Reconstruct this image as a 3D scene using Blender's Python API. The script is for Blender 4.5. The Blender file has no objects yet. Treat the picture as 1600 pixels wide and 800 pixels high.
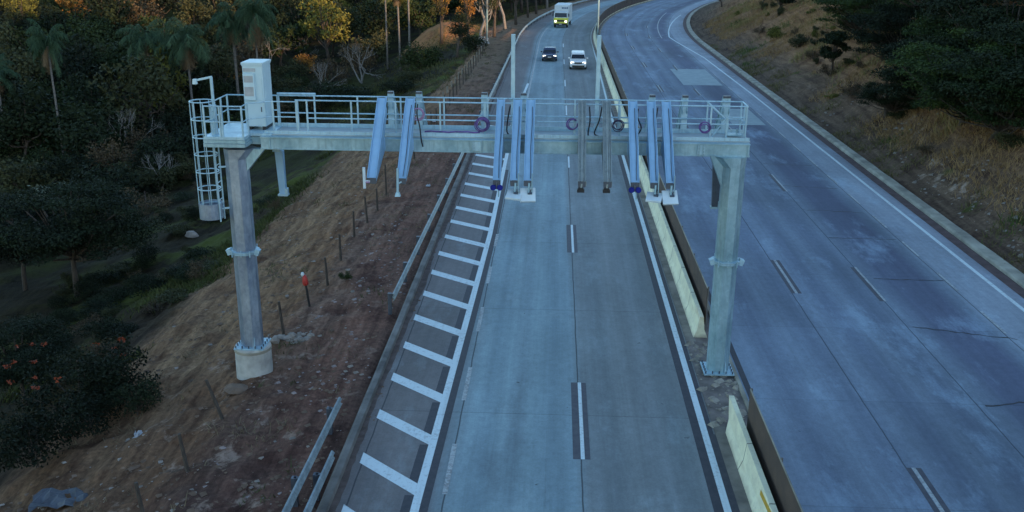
import bpy, math, random
import numpy as np
from mathutils import Vector, Matrix

# ------------------------------------------------------------------ camera, sky, sun, exposure
scene = bpy.context.scene
COL = scene.collection
CAM_H = 14.23
_roll = math.radians(0.4)
_rc = 72*math.cos(_roll) - 500*math.sin(_roll)
_uc = 72*math.sin(_roll) + 500*math.cos(_roll)
_p = math.atan(_uc/1500.0)
_yaw = math.atan2(_rc, 1500*math.cos(_p) + _uc*math.sin(_p))
FWD = Vector((-math.sin(_yaw)*math.cos(_p), math.cos(_yaw)*math.cos(_p), -math.sin(_p)))
_R0 = Vector((math.cos(_yaw), math.sin(_yaw), 0)); _U0 = _R0.cross(FWD)
RGT = _R0*math.cos(_roll) + _U0*math.sin(_roll)
UPV = _U0*math.cos(_roll) - _R0*math.sin(_roll)
CAM = Vector((0, 0, CAM_H))
cd = bpy.data.cameras.new('camera'); cam = bpy.data.objects.new('camera', cd); COL.objects.link(cam)
cd.sensor_width = 36.0; cd.lens = 36*1500/1600.0; cd.clip_end = 5000; cd.clip_start = 0.1
m4 = Matrix((RGT, UPV, -FWD)).transposed().to_4x4(); m4.translation = CAM
cam.matrix_world = m4
scene.camera = cam

SUN_EL, SUN_AZ = math.radians(9.0), math.radians(128)      # azimuth clockwise from +Y (up the road): right and behind the camera
w = bpy.data.worlds.new('World'); scene.world = w; w.use_nodes = True
nt = w.node_tree; nt.nodes.clear()
sky = nt.nodes.new('ShaderNodeTexSky'); sky.sky_type = 'NISHITA'; sky.sun_disc = False
sky.sun_elevation = SUN_EL; sky.sun_rotation = SUN_AZ; sky.air_density = 1.0; sky.dust_density = 0.4; sky.ozone_density = 2.0
bg = nt.nodes.new('ShaderNodeBackground'); bg.inputs['Strength'].default_value = 0.15
wo = nt.nodes.new('ShaderNodeOutputWorld')
nt.links.new(sky.outputs[0], bg.inputs[0]); nt.links.new(bg.outputs[0], wo.inputs[0])
sd = bpy.data.lights.new('sun', 'SUN'); sd.energy = 2.0; sd.angle = math.radians(0.6); sd.color = (1.0, 0.62, 0.34)
sun = bpy.data.objects.new('sun', sd); COL.objects.link(sun)
_sdir = Vector((math.sin(SUN_AZ)*math.cos(SUN_EL), math.cos(SUN_AZ)*math.cos(SUN_EL), math.sin(SUN_EL)))
sun.rotation_euler = _sdir.to_track_quat('Z', 'Y').to_euler(); sun.location = (60, -60, 60)
vs = scene.view_settings
vs.view_transform = 'Standard'; vs.look = 'None'; vs.exposure = 1.75; vs.gamma = 1.0; vs.use_curve_mapping = False
scene.render.engine = 'CYCLES'
scene.cycles.use_denoising = True
scene.cycles.max_bounces = 5; scene.cycles.diffuse_bounces = 3; scene.cycles.glossy_bounces = 2
scene.cycles.transparent_max_bounces = 6

rng = np.random.default_rng(7)
random.seed(7)

# ------------------------------------------------------------------ the road's own coordinates (s along, t to the right)
RC, S0 = 310.0, 136.0
def P(s, t, z=0.0):
    if s <= S0: return (t, s, z)
    a = (s - S0)/RC
    return (RC - (RC - t)*math.cos(a), S0 + (RC - t)*math.sin(a), z)
def Pn(s, t):
    a = np.maximum(s - S0, 0)/RC
    return np.where(s <= S0, t, RC - (RC - t)*np.cos(a)), np.where(s <= S0, s, S0 + (RC - t)*np.sin(a))
def inv(x, y):
    if y < S0: return y, x
    a = math.atan2(y - S0, RC - x)
    return S0 + RC*a, RC - math.hypot(RC - x, y - S0)

def vnoise(x, y, seed=0):
    xi = np.floor(x).astype(np.int64); yi = np.floor(y).astype(np.int64)
    fx = x - xi; fy = y - yi
    fx = fx*fx*(3 - 2*fx); fy = fy*fy*(3 - 2*fy)
    def hsh(a, b):
        n = (a*374761393 + b*668265263 + seed*974634777) & 0x7fffffff
        n = ((n ^ (n >> 13))*1274126177) & 0x7fffffff
        return ((n ^ (n >> 16)) & 0xffff)/65535.0
    return (hsh(xi, yi)*(1 - fx) + hsh(xi + 1, yi)*fx)*(1 - fy) + (hsh(xi, yi + 1)*(1 - fx) + hsh(xi + 1, yi + 1)*fx)*fy
def fbm(x, y, seed=0, oct=4):
    a, tot, out = 1.0, 0.0, 0.0
    for k in range(oct):
        out = out + a*vnoise(x*2**k, y*2**k, seed + k*17); tot += a; a *= 0.5
    return out/tot - 0.5
def sstep(a, b, x):
    u = np.clip((x - a)/(b - a), 0, 1); return u*u*(3 - 2*u)

LT = [-420, -130, -80, -50, -35, -25, -19.5, -17.2, -13.5, -11.2, -10.3, -8.5, -6.3, -5.6]
LZ = [-13, -13, -13, -11, -8.8, -6.6, -4.0, -2.7, -1.45, -0.75, -0.38, -0.2, -0.12, -0.3]
RT = [20.0, 20.9, 22, 25, 30, 36, 44, 60, 90, 320]
RZ = [-0.3, 0.02, 0.4, 2.1, 5.6, 9.8, 16.0, 28, 38, 40]  # top steps, out of view, raised to keep sun off the gantry
def height(s, t):
    s = np.asarray(s, float); t = np.asarray(t, float)
    x, y = Pn(s, t)
    # left of the road
    zl = np.interp(t, LT, LZ)
    far = sstep(95, 190, s)
    zl = zl*(1 - 0.55*far*sstep(-60, -12, t))
    hill = sstep(130, 360, y*0.86 - x*0.5)*34
    zl = zl + hill*sstep(-14, -60, t)
    rough = sstep(-6.3, -8.5, t)
    zl = zl + rough*(0.28*fbm(s*0.09, t*0.8, 3) + 0.5*fbm(s*0.45, t*0.5, 5)*sstep(-9.5, -13, t) + 0.42*fbm(s*1.1, t*1.1, 9) + 0.24*fbm(s*2.6, t*2.6, 10) + 0.30*np.abs(fbm(s*0.22 + t*0.25, t*1.1 - s*0.1, 12)))
    zl = zl + 3.4*np.exp(-((s - 153)/11)**2 - ((t + 19)/5.5)**2)
    zl = zl + sstep(-17, -24, t)*(1.6*fbm(s*0.09, t*0.09, 21))
    # right of the road
    se = s + 0.78*(np.clip(t, 20, 140) - 50)
    cap = 40 - 31.0*sstep(62, 84, se) + 18*sstep(112, 130, se)  # unseen hill top capped and notched to steer where sun and shade fall
    zr = np.interp(t, RT, RZ)*(1 - 0.25*sstep(70, 130, s))
    zr = np.where(zr > cap - 4, cap - 4 + 4*np.tanh(np.maximum(zr - cap + 4, 0)/4), zr)
    rr = sstep(21, 24, t)
    zr = zr + rr*(1.3*fbm(s*0.13, t*0.13, 31) + 0.5*fbm(s*0.5, t*0.5, 33) + 0.22*fbm(s*1.7, t*1.7, 35))
    z = np.where(t < -5.6, zl, np.where(t > 20.0, zr, -0.3))
    return z
def ground_z(x, y):
    s, t = inv(x, y); return float(height(s, t))
def at(px, py, lift=0.0):
    """the ground point that a photograph pixel looks at"""
    d = (FWD + RGT*((px - 800)/1500.0) + UPV*((400 - py)/1500.0)).normalized()
    r, step = 15.0, 0.5
    while r < 700:
        q = CAM + d*r
        if q.z - lift < ground_z(q.x, q.y): break
        r += step; step = min(2.0, step*1.01)
    return Vector((q.x, q.y, ground_z(q.x, q.y)))
def px_m(q):
    """photograph pixels per metre at a point"""
    return 1500.0/((Vector(q) - CAM).dot(FWD))

# ------------------------------------------------------------------ mesh helpers
class MB:
    def __init__(s): s.v = []; s.f = []
    def add(s, vs_, fs):
        o = len(s.v); s.v += [tuple(a) for a in vs_]; s.f += [tuple(i + o for i in f) for f in fs]; return s
    def box(s, c, d, rot=None, taper=1.0):
        x, y, z = d[0]/2, d[1]/2, d[2]/2
        pts = [Vector((sx*x*(taper if sz > 0 else 1), sy*y*(taper if sz > 0 else 1), sz*z)) for sz in (-1, 1) for sy in (-1, 1) for sx in (-1, 1)]
        if rot is not None: pts = [rot @ q for q in pts]
        pts = [q + Vector(c) for q in pts]
        return s.add(pts, [(0, 2, 3, 1), (4, 5, 7, 6), (0, 1, 5, 4), (2, 6, 7, 3), (0, 4, 6, 2), (1, 3, 7, 5)])
    def bar(s, a, b, w_, h_, up=(0, 0, 1), w2=None, h2=None):
        a, b = Vector(a), Vector(b); d = (b - a).normalized(); up = Vector(up)
        x = d.cross(up)
        if x.length < 1e-4: x = d.cross(Vector((1, 0, 0)))
        x.normalize(); y = x.cross(d); w2 = w2 or w_; h2 = h2 or h_
        pts = []
        for q, ww, hh in ((a, w_, h_), (b, w2, h2)):
            for i, j in ((-1, -1), (1, -1), (1, 1), (-1, 1)): pts.append(q + x*(i*ww/2) + y*(j*hh/2))
        return s.add(pts, [(0, 1, 2, 3), (7, 6, 5, 4), (0, 4, 5, 1), (1, 5, 6, 2), (2, 6, 7, 3), (3, 7, 4, 0)])
    def tube(s, pts, r, n=8, cap=True):
        pts = [Vector(q) for q in pts]; R = r if isinstance(r, (list, tuple)) else [r]*len(pts)
        vs_, fs = [], []; px = None
        for i, q in enumerate(pts):
            d = (pts[min(i + 1, len(pts) - 1)] - pts[max(i - 1, 0)]).normalized()
            if px is None:
                px = d.cross(Vector((0, 0, 1)))
                if px.length < 1e-3: px = Vector((1, 0, 0))
            px = (px - d*px.dot(d)).normalized(); py = d.cross(px)
            for k in range(n):
                a = 2*math.pi*k/n; vs_.append(q + px*(R[i]*math.cos(a)) + py*(R[i]*math.sin(a)))
        for i in range(len(pts) - 1):
            for k in range(n):
                a, b = i*n + k, i*n + (k + 1) % n; fs.append((a, b, b + n, a + n))
        if cap: fs.append(tuple(range(n - 1, -1, -1))); fs.append(tuple(range((len(pts) - 1)*n, len(pts)*n)))
        return s.add(vs_, fs)
    def ring(s, c, R, r, n=24, m=6, a0=0.0, a1=2*math.pi, axis='z'):
        pts = []
        for k in range(n + 1):
            a = a0 + (a1 - a0)*k/n; u, v_ = R*math.cos(a), R*math.sin(a)
            pts.append(Vector(c) + (Vector((u, v_, 0)) if axis == 'z' else Vector((u, 0, v_)) if axis == 'y' else Vector((0, u, v_))))
        return s.tube(pts, r, m, cap=(abs(a1 - a0) < 6.2))
    def prism(s, poly, lo, hi, axis='x'):
        n = len(poly)
        def pt(u, v_, h_): return (h_, u, v_) if axis == 'x' else (u, h_, v_) if axis == 'y' else (u, v_, h_)
        return s.add([pt(u, v_, lo) for u, v_ in poly] + [pt(u, v_, hi) for u, v_ in poly],
                     [tuple(range(n - 1, -1, -1)), tuple(range(n, 2*n))] + [(i, (i + 1) % n, n + (i + 1) % n, n + i) for i in range(n)])
    def lathe(s, prof, c=(0, 0, 0), n=24):
        vs_, fs = [], []
        for r_, z_ in prof:
            for k in range(n):
                a = 2*math.pi*k/n; vs_.append((c[0] + r_*math.cos(a), c[1] + r_*math.sin(a), c[2] + z_))
        for i in range(len(prof) - 1):
            for k in range(n):
                a, b = i*n + k, i*n + (k + 1) % n; fs.append((a, b, b + n, a + n))
        fs.append(tuple(range(n - 1, -1, -1))); fs.append(tuple(range((len(prof) - 1)*n, len(prof)*n)))
        return s.add(vs_, fs)
    def loft(s, rings, cap=True):
        n = len(rings[0]); vs_ = [q for r_ in rings for q in r_]; fs = []
        for i in range(len(rings) - 1):
            for k in range(n):
                a, b = i*n + k, i*n + (k + 1) % n; fs.append((a, b, b + n, a + n))
        if cap: fs.append(tuple(range(n - 1, -1, -1))); fs.append(tuple(range((len(rings) - 1)*n, len(rings)*n)))
        return s.add(vs_, fs)
    def build(s, name, m, parent=None, smooth=False, bevel=0.0):
        me = bpy.data.meshes.new(name); me.from_pydata(s.v, [], s.f); me.materials.append(m)
        if smooth:
            me.polygons.foreach_set('use_smooth', [True]*len(me.polygons))
        o = bpy.data.objects.new(name, me); COL.objects.link(o)
        if parent is not None: o.parent = parent
        if bevel:
            bm_ = o.modifiers.new('bevel', 'BEVEL'); bm_.width = bevel; bm_.segments = 2; bm_.limit_method = 'ANGLE'
        return o

def quads(name, V, m, parent=None):
    """V: (n,4,3) array of separate quads -> one mesh object"""
    n = len(V); me = bpy.data.meshes.new(name)
    me.vertices.add(n*4); me.vertices.foreach_set('co', V.reshape(-1).astype(np.float32))
    me.loops.add(n*4); me.loops.foreach_set('vertex_index', np.arange(n*4, dtype=np.int32))
    me.polygons.add(n); me.polygons.foreach_set('loop_start', np.arange(n, dtype=np.int32)*4)
    me.polygons.foreach_set('loop_total', np.full(n, 4, dtype=np.int32))
    me.update(calc_edges=True); me.materials.append(m)
    o = bpy.data.objects.new(name, me); COL.objects.link(o)
    if parent is not None: o.parent = parent
    return o

def tag(o, label, cat, group=None):
    o['label'] = label; o['category'] = cat
    if group: o['group'] = group
    return o
def thing(name, label, cat, loc=(0, 0, 0), rz=0.0, group=None):
    o = bpy.data.objects.new(name, None); COL.objects.link(o); o.location = loc; o.rotation_euler = (0, 0, rz)
    o.empty_display_size = 0.2
    return tag(o, label, cat, group)
def dup(root, loc, rz=0.0, sc=(1, 1, 1), label=None, group=None, tilt=(0, 0)):
    r = root.copy(); COL.objects.link(r); r.location = loc; r.rotation_euler = (tilt[0], tilt[1], rz); r.scale = sc
    if label: r['label'] = label
    if group: r['group'] = group
    for ch in root.children:
        c = ch.copy(); COL.objects.link(c); c.parent = r
        for g in ch.children:
            d = g.copy(); COL.objects.link(d); d.parent = c
    return r

# ------------------------------------------------------------------ materials
class NT:
    def __init__(s, name):
        s.m = bpy.data.materials.new(name); s.m.use_nodes = True; s.t = s.m.node_tree
        s.b = s.t.nodes['Principled BSDF']
    def n(s, kind, **kw):
        o = s.t.nodes.new(kind)
        for k, v_ in kw.items(): setattr(o, k, v_)
        return o
    def l(s, a, b): s.t.links.new(a, b)
    def val(s, sock, x):
        if hasattr(x, 'links') or hasattr(x, 'is_linked'): s.l(x, sock)
        else: sock.default_value = x
    def math(s, op, a, b=0.0, c=None):
        o = s.n('ShaderNodeMath', operation=op); s.val(o.inputs[0], a); s.val(o.inputs[1], b)
        if c is not None: s.val(o.inputs[2], c)
        return o.outputs[0]
    def mix(s, f, a, b, blend='MIX'):
        o = s.n('ShaderNodeMix', data_type='RGBA', blend_type=blend)
        s.val(o.inputs[0], f); s.val(o.inputs[6], a if hasattr(a, 'is_linked') else (*a, 1)); s.val(o.inputs[7], b if hasattr(b, 'is_linked') else (*b, 1))
        return o.outputs[2]
    def noise(s, vec, scale, detail=4.0, rough=0.55):
        o = s.n('ShaderNodeTexNoise'); o.inputs['Scale'].default_value = scale; o.inputs['Detail'].default_value = detail; o.inputs['Roughness'].default_value = rough
        if vec is not None: s.l(vec, o.inputs['Vector'])
        return o.outputs[0]
    def ramp(s, f, stops, interp='LINEAR'):
        o = s.n('ShaderNodeValToRGB'); r_ = o.color_ramp; r_.interpolation = interp
        while len(r_.elements) < len(stops): r_.elements.new(0.5)
        for e, (p_, c_) in zip(r_.elements, stops):
            e.position = p_; e.color = (*c_, 1) if isinstance(c_, (tuple, list)) else (c_, c_, c_, 1)
        s.l(f, o.inputs[0]); return o.outputs[0]
    def scaled(s, vec, sc):
        o = s.n('ShaderNodeMapping'); o.inputs['Scale'].default_value = sc; s.l(vec, o.inputs[0]); return o.outputs[0]
    def bump(s, h_, strength=0.3, dist=0.05):
        o = s.n('ShaderNodeBump'); o.inputs['Strength'].default_value = strength; o.inputs['Distance'].default_value = dist
        s.l(h_, o.inputs['Height']); s.l(o.outputs[0], s.b.inputs['Normal'])
    def obj(s): return s.n('ShaderNodeTexCoord').outputs['Object']
    def uv(s): return s.n('ShaderNodeTexCoord').outputs['UV']

def simple(name, c, rough=0.6, metal=0.0, var=0.25, scale=3.0, c2=None, bump=0.0, spec=0.5, stretch=(1, 1, 1)):
    k = NT(name); v_ = k.scaled(k.obj(), stretch)
    n_ = k.noise(v_, scale, 5)
    c2 = c2 or tuple(max(0, a*(1 - var)) for a in c)
    k.l(k.mix(k.ramp(n_, [(0.35, 0.0), (0.68, 1.0)]), c, c2), k.b.inputs['Base Color'])
    k.l(k.math('MULTIPLY_ADD', n_, 0.25, rough - 0.12), k.b.inputs['Roughness'])
    k.b.inputs['Metallic'].default_value = metal; k.b.inputs['Specular IOR Level'].default_value = spec
    if bump: k.bump(k.noise(v_, scale*6, 4), bump, 0.02)
    return k.m

def galv(name, c, c2, metal=0.35):
    k = NT(name); v_ = k.obj()
    vo = k.n('ShaderNodeTexVoronoi'); vo.inputs['Scale'].default_value = 9.0; k.l(v_, vo.inputs['Vector'])
    big = k.noise(k.scaled(v_, (0.5, 1, 0.35)), 2.2, 6, 0.65)
    base = k.mix(k.ramp(big, [(0.36, 0.0), (0.66, 1.0)]), c, c2)
    bw = k.n('ShaderNodeRGBToBW'); k.l(vo.outputs['Color'], bw.inputs[0])
    base = k.mix(0.22, base, k.ramp(bw.outputs[0], [(0.0, 0.3), (1.0, 0.7)]), 'OVERLAY')
    streak = k.noise(k.scaled(v_, (6, 6, 0.5)), 2.0, 4)
    base = k.mix(k.ramp(streak, [(0.52, 0.0), (0.76, 0.7)]), base, tuple(a*0.5 for a in c))
    k.l(base, k.b.inputs['Base Color']); k.b.inputs['Metallic'].default_value = metal
    k.l(k.math('MULTIPLY_ADD', big, 0.3, 0.3), k.b.inputs['Roughness'])
    return k.m

def leaf_mat(name, c1, c2, c3=None, scale=0.5, rnd=0.35):
    k = NT(name); v_ = k.obj()
    n_ = k.noise(v_, scale, 3, 0.6); f_ = k.noise(v_, scale*9, 2)
    oi = k.n('ShaderNodeObjectInfo')
    off = k.math('MULTIPLY_ADD', oi.outputs['Random'], rnd, -rnd/2)
    base = k.mix(k.ramp(k.math('ADD', n_, off), [(0.35, 0.0), (0.65, 1.0)]), c1, c2)
    if c3: base = k.mix(k.ramp(f_, [(0.55, 0.0), (0.7, 0.75)]), base, c3)
    else: base = k.mix(k.ramp(f_, [(0.4, 0.0), (0.7, 0.5)]), base, tuple(a*0.6 for a in c1))
    k.l(base, k.b.inputs['Base Color']); k.b.inputs['Roughness'].default_value = 0.75
    k.b.inputs['Specular IOR Level'].default_value = 0.15
    return k.m

M = {}
M['steel'] = galv('galvanised_steel', (0.38, 0.55, 0.60), (0.20, 0.33, 0.38))
M['steel_bright'] = galv('bright_galvanised_steel', (0.42, 0.60, 0.67), (0.31, 0.47, 0.55), 0.25)
M['steel_blue'] = simple('new_blue_grey_steel', (0.33, 0.54, 0.73), 0.42, 0.25, 0.14, 2.0)
M['steel_column'] = galv('column_steel', (0.44, 0.52, 0.60), (0.17, 0.22, 0.30), 0.6)
M['steel_grey'] = galv('weathered_grey_steel', (0.30, 0.35, 0.34), (0.22, 0.26, 0.26), 0.3)
M['steel_dark'] = galv('dark_steel', (0.10, 0.12, 0.15), (0.07, 0.08, 0.10), 0.4)
M['cabinet'] = simple('cabinet_paint', (0.50, 0.66, 0.70), 0.4, 0, 0.10, 1.5)
M['vent'] = simple('louvre_grey', (0.42, 0.45, 0.46), 0.5)
M['black'] = simple('black_plastic', (0.015, 0.016, 0.018), 0.5)
M['cable'] = simple('black_cable', (0.012, 0.012, 0.014), 0.6)
M['purple'] = simple('purple_conduit', (0.16, 0.09, 0.30), 0.5, 0, 0.5, 8)
M['pink'] = simple('faded_pink_conduit', (0.42, 0.26, 0.42), 0.6)
M['lens_blue'] = simple('deep_blue_lens', (0.012, 0.018, 0.20), 0.6, 0, 0.3, spec=.15)
M['white'] = simple('white_panel', (0.62, 0.72, 0.75), 0.45, 0, 0.14, 2.5)
M['cement'] = simple('pedestal_concrete', (0.46, 0.46, 0.43), 0.9, 0, 0.35, 2.6, bump=0.4)
M['barrier'] = None
M['wood'] = simple('old_fence_wood', (0.075, 0.06, 0.048), 0.9, 0, 0.5, 6, bump=0.5, stretch=(4, 4, 0.7))
M['wood_pale'] = simple('pale_concrete_post', (0.25, 0.22, 0.17), 0.9, 0, 0.4, 5)
M['red'] = simple('red_plastic', (0.48, 0.04, 0.03), 0.5)
M['rubber'] = simple('tyre_rubber', (0.018, 0.018, 0.02), 0.85)
M['glass'] = simple('vehicle_glass', (0.012, 0.016, 0.022), 0.12, 0, 0.1)
M['rim'] = simple('wheel_rim', (0.35, 0.36, 0.37), 0.35, 0.7)
M['car_white'] = simple('white_car_paint', (0.68, 0.70, 0.70), 0.28, 0, 0.06)
M['car_dark'] = simple('dark_blue_car_paint', (0.035, 0.05, 0.10), 0.25, 0, 0.1)
M['lorry_yellow'] = simple('lorry_yellow_paint', (0.66, 0.66, 0.08), 0.35, 0, 0.1)
M['lorry_white'] = simple('lorry_white_paint', (0.55, 0.63, 0.65), 0.45, 0, 0.12)
M['mark_blue'] = simple('lorry_lettering_blue', (0.06, 0.12, 0.22), 0.5)
k = NT('headlamp_glow'); k.b.inputs['Base Color'].default_value = (0.9, 0.9, 0.8, 1)
k.b.inputs['Emission Color'].default_value = (1.0, 0.97, 0.8, 1); k.b.inputs['Emission Strength'].default_value = 1.6; M['lamp'] = k.m
M['plate'] = simple('number_plate', (0.6, 0.6, 0.58), 0.5)

# concrete of the barrier: cream with dirt and rusty spots
k = NT('cream_concrete'); v_ = k.obj()
b_ = k.mix(k.ramp(k.noise(v_, 1.1, 6, 0.7), [(0.4, 0.0), (0.72, 0.85)]), (0.82, 0.80, 0.56), (0.58, 0.55, 0.40))
b_ = k.mix(k.ramp(k.noise(k.scaled(v_, (1, 0.25, 1)), 0.9, 3), [(0.66, 0.0), (0.74, 0.35)]), b_, (0.38, 0.24, 0.10))
b_ = k.mix(k.ramp(k.noise(v_, 9, 4), [(0.6, 0.0), (0.75, 0.4)]), b_, (0.30, 0.27, 0.2))
sx = k.n('ShaderNodeSeparateXYZ'); k.l(v_, sx.inputs[0])
jn = k.math('LESS_THAN', k.math('PINGPONG', sx.outputs[1], 1.5), 0.022); b_ = k.mix(k.math('MULTIPLY', jn, 0.8), b_, (0.06, 0.055, 0.045))
gr_ = k.ramp(k.math('ADD', sx.outputs[2], k.math('MULTIPLY_ADD', k.noise(v_, 2.2, 5), 0.5, -0.25)), [(0.0, 0.6), (0.15, 0.0)]); b_ = k.mix(gr_, b_, (0.26, 0.22, 0.17))
k.l(b_, k.b.inputs['Base Color']); k.b.inputs['Roughness'].default_value = 0.9; k.bump(k.noise(v_, 14, 5), 0.35, 0.02); M['barrier'] = k.m
# brown woven mesh of the anti-glare screen
k = NT('brown_mesh_panel'); v_ = k.obj()
wv = k.n('ShaderNodeTexWave', bands_direction='Z'); wv.inputs['Scale'].default_value = 9.0; wv.inputs['Distortion'].default_value = 1.2; k.l(v_, wv.inputs['Vector'])
b_ = k.mix(k.ramp(k.noise(v_, 1.3, 5), [(0.35, 0.0), (0.7, 1.0)]), (0.115, 0.075, 0.052), (0.065, 0.045, 0.035))
b_ = k.mix(k.math('MULTIPLY', wv.outputs['Fac'], 0.4), b_, (0.03, 0.02, 0.015)); k.l(b_, k.b.inputs['Base Color']); k.b.inputs['Roughness'].default_value = 0.8; M['mesh'] = k.m

# ------------------------------------------------------------------ ground
def grid_nodes(*spans):
    out = []
    for a, b, st in spans: out += list(np.arange(a, b - st*0.3, st))
    out.append(spans[-1][1]); return np.array(out)
SN = grid_nodes((-90, 8, 7), (8, 14, 0.8), (14, 58, 0.27), (58, 80, 0.42), (80, 170, 1.2), (170, 260, 3.5), (260, 620, 14))
TN = np.concatenate([grid_nodes((-420, -130, 10), (-130, -60, 4), (-60, -28, 1.2), (-28, -18, 0.35), (-18, -5.7, 0.17)), [-5.6, 7.0, 20.0], grid_nodes((20.05, 34, 0.3), (34, 60, 1.0), (60, 290, 12))])
S2, T2 = np.meshgrid(SN, TN, indexing='ij')
Z2 = height(S2, T2); X2, Y2 = Pn(S2, T2)
ns, nt_ = S2.shape
me = bpy.data.meshes.new('ground')
vv = np.stack([X2, Y2, Z2], -1).reshape(-1, 3)
ii = np.arange(ns*nt_).reshape(ns, nt_)
ff = np.stack([ii[:-1, :-1], ii[:-1, 1:], ii[1:, 1:], ii[1:, :-1]], -1).reshape(-1, 4)
me.vertices.add(len(vv)); me.vertices.foreach_set('co', vv.reshape(-1))
me.loops.add(ff.size); me.loops.foreach_set('vertex_index', ff.reshape(-1).astype(np.int32))
me.polygons.add(len(ff)); me.polygons.foreach_set('loop_start', np.arange(len(ff), dtype=np.int32)*4); me.polygons.foreach_set('loop_total', np.full(len(ff), 4, dtype=np.int32))
uvl = me.uv_layers.new(name='st')
uvc = np.stack([S2.reshape(-1)[ff.reshape(-1)], T2.reshape(-1)[ff.reshape(-1)]], -1)
uvl.data.foreach_set('uv', uvc.reshape(-1).astype(np.float32))
me.update(calc_edges=True); me.polygons.foreach_set('use_smooth', [True]*len(ff)); me.validate()
ground = bpy.data.objects.new('ground', me); COL.objects.link(ground); ground['kind'] = 'structure'

k = NT('earth_and_grass'); uv = k.uv()
sep = k.n('ShaderNodeSeparateXYZ'); k.l(uv, sep.inputs[0]); S_, T_ = sep.outputs[0], sep.outputs[1]
n1 = k.noise(uv, 0.22, 5); n2 = k.noise(uv, 1.1, 5, 0.65); n3 = k.noise(uv, 5.0, 5, 0.7)
streak = k.noise(k.scaled(uv, (0.12, 1.5, 1)), 1.6, 5, 0.6)
ks = k.ramp(k.math('DIVIDE', S_, 200.0), [(0.39, 0.0), (0.60, 1.0)])
Ts = k.math('ADD', T_, k.math('MULTIPLY', k.math('MINIMUM', k.math('ADD', T_, 10.0), 0.0), k.math('MULTIPLY', ks, 5.0)))
tj = k.math('ADD', Ts, k.math('ADD', k.math('MULTIPLY_ADD', n1, 3.4, -1.7), k.math('MULTIPLY_ADD', n2, 1.6, -0.8)))
tf = k.math('DIVIDE', k.math('ADD', tj, 60.0), 110.0)
def tp(t): return (t + 60.0)/110.0
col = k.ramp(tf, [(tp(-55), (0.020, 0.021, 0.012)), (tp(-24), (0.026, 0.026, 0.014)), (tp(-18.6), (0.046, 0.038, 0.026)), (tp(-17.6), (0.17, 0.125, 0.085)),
                  (tp(-14), (0.235, 0.175, 0.115)), (tp(-11), (0.19, 0.13, 0.085)), (tp(-9.6), (0.175, 0.130, 0.108)), (tp(-7.4), (0.185, 0.120, 0.100)), (tp(-6.2), (0.135, 0.095, 0.084)),
                  (tp(19.8), (0.11, 0.08, 0.055)), (tp(21.4), (0.10, 0.085, 0.07)), (tp(24.5), (0.14, 0.112, 0.084)), (tp(26.5), (0.21, 0.145, 0.088)), (tp(36), (0.26, 0.16, 0.078))])
dark = k.mix(k.ramp(streak, [(0.34, 0.0), (0.66, 1.0)]), tuple([0.55, 0.5, 0.48]), (1.25, 1.2, 1.12))
col = k.mix(1.0, col, dark, 'MULTIPLY')
col = k.mix(1.0, col, k.ramp(n3, [(0.3, 0.55), (0.7, 1.4)]), 'MULTIPLY')
farv = k.math('MULTIPLY', ks, k.math('MULTIPLY', k.ramp(tf, [(tp(-12), 0.0), (tp(-10.6), 1.0), (tp(-5), 1.0), (tp(0), 0.0)]), 0.75))
col = k.mix(farv, col, k.mix(k.ramp(n2, [(0.4, 0.0), (0.65, 1.0)]), (0.185, 0.15, 0.11), (0.12, 0.12, 0.075)))
col = k.mix(1.0, col, k.mix(k.math('MULTIPLY', k.ramp(k.math('DIVIDE', k.math('ADD', S_, k.math('MULTIPLY_ADD', n1, 16.0, -8.0)), 100.0), [(0.20, 1.0), (0.34, 0.0)]), k.ramp(tf, [(tp(-9), 1.0), (tp(-4), 0.0)])), (1, 1, 1), (0.40, 0.37, 0.42)), 'MULTIPLY')  # vignette painted in: soil darkened toward the near left corner
cl = k.math('SQRT', k.math('ADD', k.math('POWER', k.math('DIVIDE', k.math('SUBTRACT', S_, 152.0), 13.0), 2.0), k.math('POWER', k.math('DIVIDE', k.math('ADD', T_, 18.5), 6.5), 2.0)))
cl = k.ramp(k.math('ADD', cl, k.math('MULTIPLY_ADD', n2, 0.8, -0.4)), [(0.75, 1.0), (1.0, 0.0)])
col = k.mix(cl, col, k.mix(k.ramp(n3, [(0.35, 0.0), (0.7, 1.0)]), (0.34, 0.19, 0.085), (0.22, 0.12, 0.055)))
# damp dark soil and pale gravelly dust patches near the columns
col = k.mix(k.ramp(k.noise(uv, 0.55, 5, 0.62), [(0.53, 0.0), (0.63, 0.75)]), col, k.mix(1.0, col, (0.45, 0.40, 0.42), 'MULTIPLY'))
pale = k.math('MULTIPLY', k.ramp(k.noise(uv, 0.8, 6, 0.7), [(0.57, 0.0), (0.66, 0.7)]), k.math('MULTIPLY', k.ramp(k.math('ABSOLUTE', k.math('ADD', T_, 10.2)), [(0.25, 1.0), (0.9, 1.0)]), k.ramp(k.math('DIVIDE', k.math('ABSOLUTE', k.math('ADD', T_, 10.0)), 10.0), [(0.25, 1.0), (0.5, 0.0)])))
pale = k.math('MULTIPLY', pale, k.ramp(k.math('DIVIDE', S_, 100.0), [(0.30, 1.0), (0.42, 0.25)]))
col = k.mix(pale, col, (0.34, 0.29, 0.25))
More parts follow.
